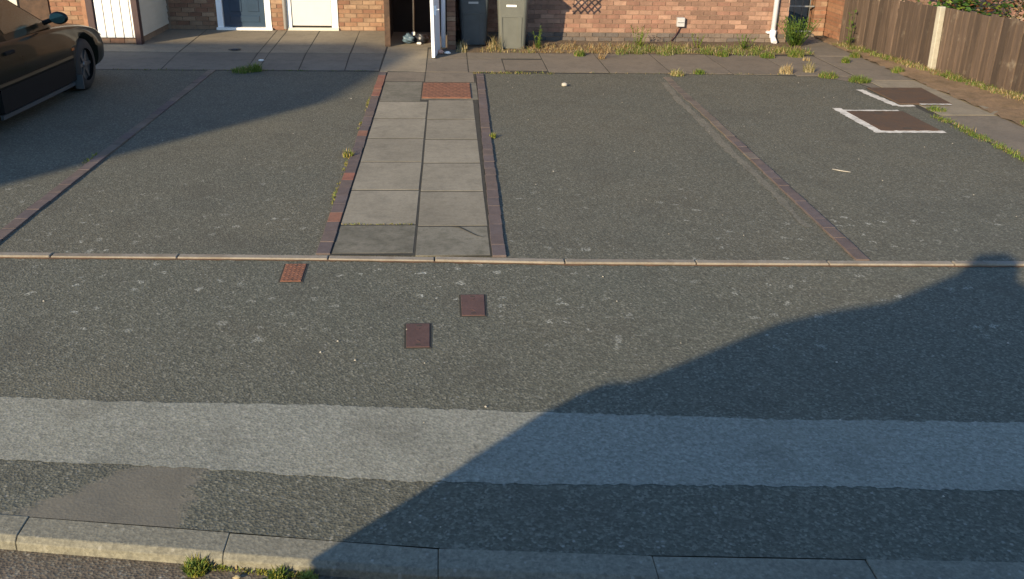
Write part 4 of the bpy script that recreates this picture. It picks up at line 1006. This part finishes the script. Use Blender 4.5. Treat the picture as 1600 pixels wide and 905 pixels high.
for s in (-1, 1):
    # door mirror
    bm = bmesh.new(); bmesh.ops.create_icosphere(bm, subdivisions=3, radius=1)
    for v in bm.verts: v.co = Vector((.36+v.co.x*.075 if v.co.x > 0 else .36+v.co.x*.03, s*(.99+v.co.y*.105), 1.0+v.co.z*.070))
    mh = obj('door_mirror', bm, MT['trim'] if s > 0 else MT['carpaint'], pc_, True)
    bm = bmesh.new(); tube(bm, (.325, s*.99, 1.0), (.332, s*.99, 1.0), .001, .001, 8)
    bm.free(); bm = bmesh.new()
    vs = [bm.verts.new((.327, s*(.99+.09*math.cos(a)), 1.0+.056*math.sin(a))) for a in [2*math.pi*k/20 for k in range(20)]]
    bm.faces.new(vs if s < 0 else vs[::-1]); obj('mirror_glass', bm, MT['mirror'], mh)
    bm = bmesh.new(); tube(bm, (.38, s*.80, .94), (.38, s*.93, .985), .028, .024, 10); obj('mirror_arm', bm, MT['trim'], mh)
    # bump strip with bright line, door handle, sill, repeater, mud flap, headlight
    def side_strip(name, x0, x1, z0, z1, mt, out):
        bm = bmesh.new(); k = 14; A = []
        for i in range(k+1):
            x = x0+(x1-x0)*i/k; yw = 0
            for a, b in zip(ST1, ST1[1:]):
                if b[0] <= x <= a[0]: yw = b[1]+(a[1]-b[1])*(x-b[0])/(a[0]-b[0])
            yo = s*(yw+out); yi = s*(yw-.05)
            A.append([bm.verts.new((x, yi, z0)), bm.verts.new((x, yo, z0+.006)), bm.verts.new((x, yo, z1-.006)), bm.verts.new((x, yi, z1))])
        for a, b in zip(A, A[1:]):
            for i in range(3): bm.faces.new([a[i], a[i+1], b[i+1], b[i]])
        bm.faces.new(A[0]); bm.faces.new(A[-1][::-1]); bmesh.ops.recalc_face_normals(bm, faces=bm.faces[:])
        return obj(name, bm, mt, pc_)
    side_strip('rubbing_strip', .86, -.98, .465, .505, MT['chrome'], .008)
    side_strip('lower_panel', .86, -.98, .20, .455, MT['trim'], .004)
    side_strip('sill', .86, -.98, .135, .19, MT['bin_dark'], -.02)
    side_strip('indicator_repeater', .93, .86, .545, .585, MT['orange'], .004)
    bm = bmesh.new(); box(bm, -.72, -.52, s*.855-.014, s*.855+.02, .755, .79); bevel(bm, .01, 2); obj('door_handle', bm, MT['trim'], pc_)
    bm = bmesh.new(); box(bm, .88, .90, s*.845-.08, s*.845+.015, .09, .26); obj('mud_flap', bm, MT['bin_dark'], pc_)
    bm = bmesh.new(); bmesh.ops.create_icosphere(bm, subdivisions=3, radius=1)
    for v in bm.verts: v.co = Vector((1.985+v.co.x*.12, s*(.60+v.co.y*.175), .575+v.co.z*.055))
    obj('headlight', bm, MT['lampglass'], pc_, True)
bm = bmesh.new(); box(bm, 2.09, 2.17, -.42, .42, .45, .54); bevel(bm, .012); obj('grille', bm, MT['trim'], pc_)
# car heading +Y with a slight turn to the right; its front right wheel at (-4.6, 12.1)
hd = R(90-2.5); c_, s_ = math.cos(hd), math.sin(hd)
lx, ly = 1.30, -.84
pc_.location = (-4.53-(c_*lx-s_*ly), 12.20-(s_*lx+c_*ly), 0); pc_.rotation_euler.z = hd

# the survey car under the camera: its shadow falls across the pavement
SV = empty('survey_car', (0, 0, -.055)); tag(SV, 'grey survey car with camera mast standing on the road, casting the big shadow', 'car')
def sil(name, prof, y0, y1, mat, parent, bev=0.0):
    bm = bmesh.new(); A = [bm.verts.new((x, y0, z)) for x, z in prof]; B = [bm.verts.new((x, y1, z)) for x, z in prof]; n = len(prof)
    for i in range(n): bm.faces.new([A[i], A[(i+1) % n], B[(i+1) % n], B[i]])
    bm.faces.new(A[::-1]); bm.faces.new(B); bmesh.ops.recalc_face_normals(bm, faces=bm.faces[:])
    if bev: bevel(bm, bev, 2)
    return obj(name, bm, mat, parent)
sil('body', [(-2.2, .25), (2.2, .25), (2.25, .95), (-2.18, .93)], -.85, .80, MT['carpaint2'], SV, .03)
sil('cabin', [(-2.16, .95), (-1.80, 1.48), (-1.70, 1.53), (2.0, 1.55), (2.2, .96)], -.80, .80, MT['carpaint2'], SV, .02)
sil('roof_rack', [(-2.55, 1.56), (-2.44, 1.75), (-2.34, 1.80), (-2.06, 1.89), (-1.58, 2.15), (-1.33, 2.21), (-.94, 2.27), (-.69, 2.40), (-.60, 2.45), (-.2, 2.45), (-.06, 2.35), (.25, 2.2), (1.3, 1.56)], -.24, -.02, MT['carpaint2'], SV)
for x in (-1.5, 1.5):
    for y in (-.8, .62):
        bm = bmesh.new(); tube(bm, (x, y-.02, .31), (x, y+.17, .31), .31, n=28); obj('wheel', bm, MT['blackrub'], SV)
for x0, x1 in ((-1.6, -.2), (-.1, 1.2)):
    bm = bmesh.new(); box(bm, x0, x1, .801, .806, 1.0, 1.46); obj('side_window', bm, MT['glass'], SV)
sil('camera_head', [(-.60, 2.44), (-.53, 2.54), (-.49, 2.61), (-.27, 2.62), (-.25, 2.53), (-.25, 2.44)], -.20, -.03, MT['trim'], SV)

# flats across the road whose shadow covers the left bays
FL = empty('apartment_block', (-24, -7.4, 0)); tag(FL, 'brick flats across the road whose shadow covers the left bays', 'building')
X1, X0, YB, D, ZE, ZR = -16.28, -40.0, -9.6, 4.4, 8.56, 9.10
P(bx('wall', (X0, X1, YB, YB+D, -.1, ZE), MT['wallupb'], FL), FL)
bm = bmesh.new(); A = [bm.verts.new((X1, y, z)) for y, z in ((YB, ZE), (YB+D, ZE), (YB+D/2, ZR))]; Bv = [bm.verts.new((X0, y, z)) for y, z in ((YB, ZE), (YB+D, ZE), (YB+D/2, ZR))]
bm.faces.new(A); bm.faces.new(Bv[::-1])
for i in range(3): bm.faces.new([A[i], Bv[i], Bv[(i+1) % 3], A[(i+1) % 3]])
bmesh.ops.recalc_face_normals(bm, faces=bm.faces[:]); P(obj('roof', bm, MT['roof'], FL), FL)
for fl in range(3):
    for k in range(8):
        bm = bmesh.new(); x = X1-1.8-k*2.7; box(bm, x-1.1, x, YB+D-.02, YB+D+.02, .9+fl*2.7, 2.2+fl*2.7); P(obj('window', bm, MT['glass'], FL), FL)
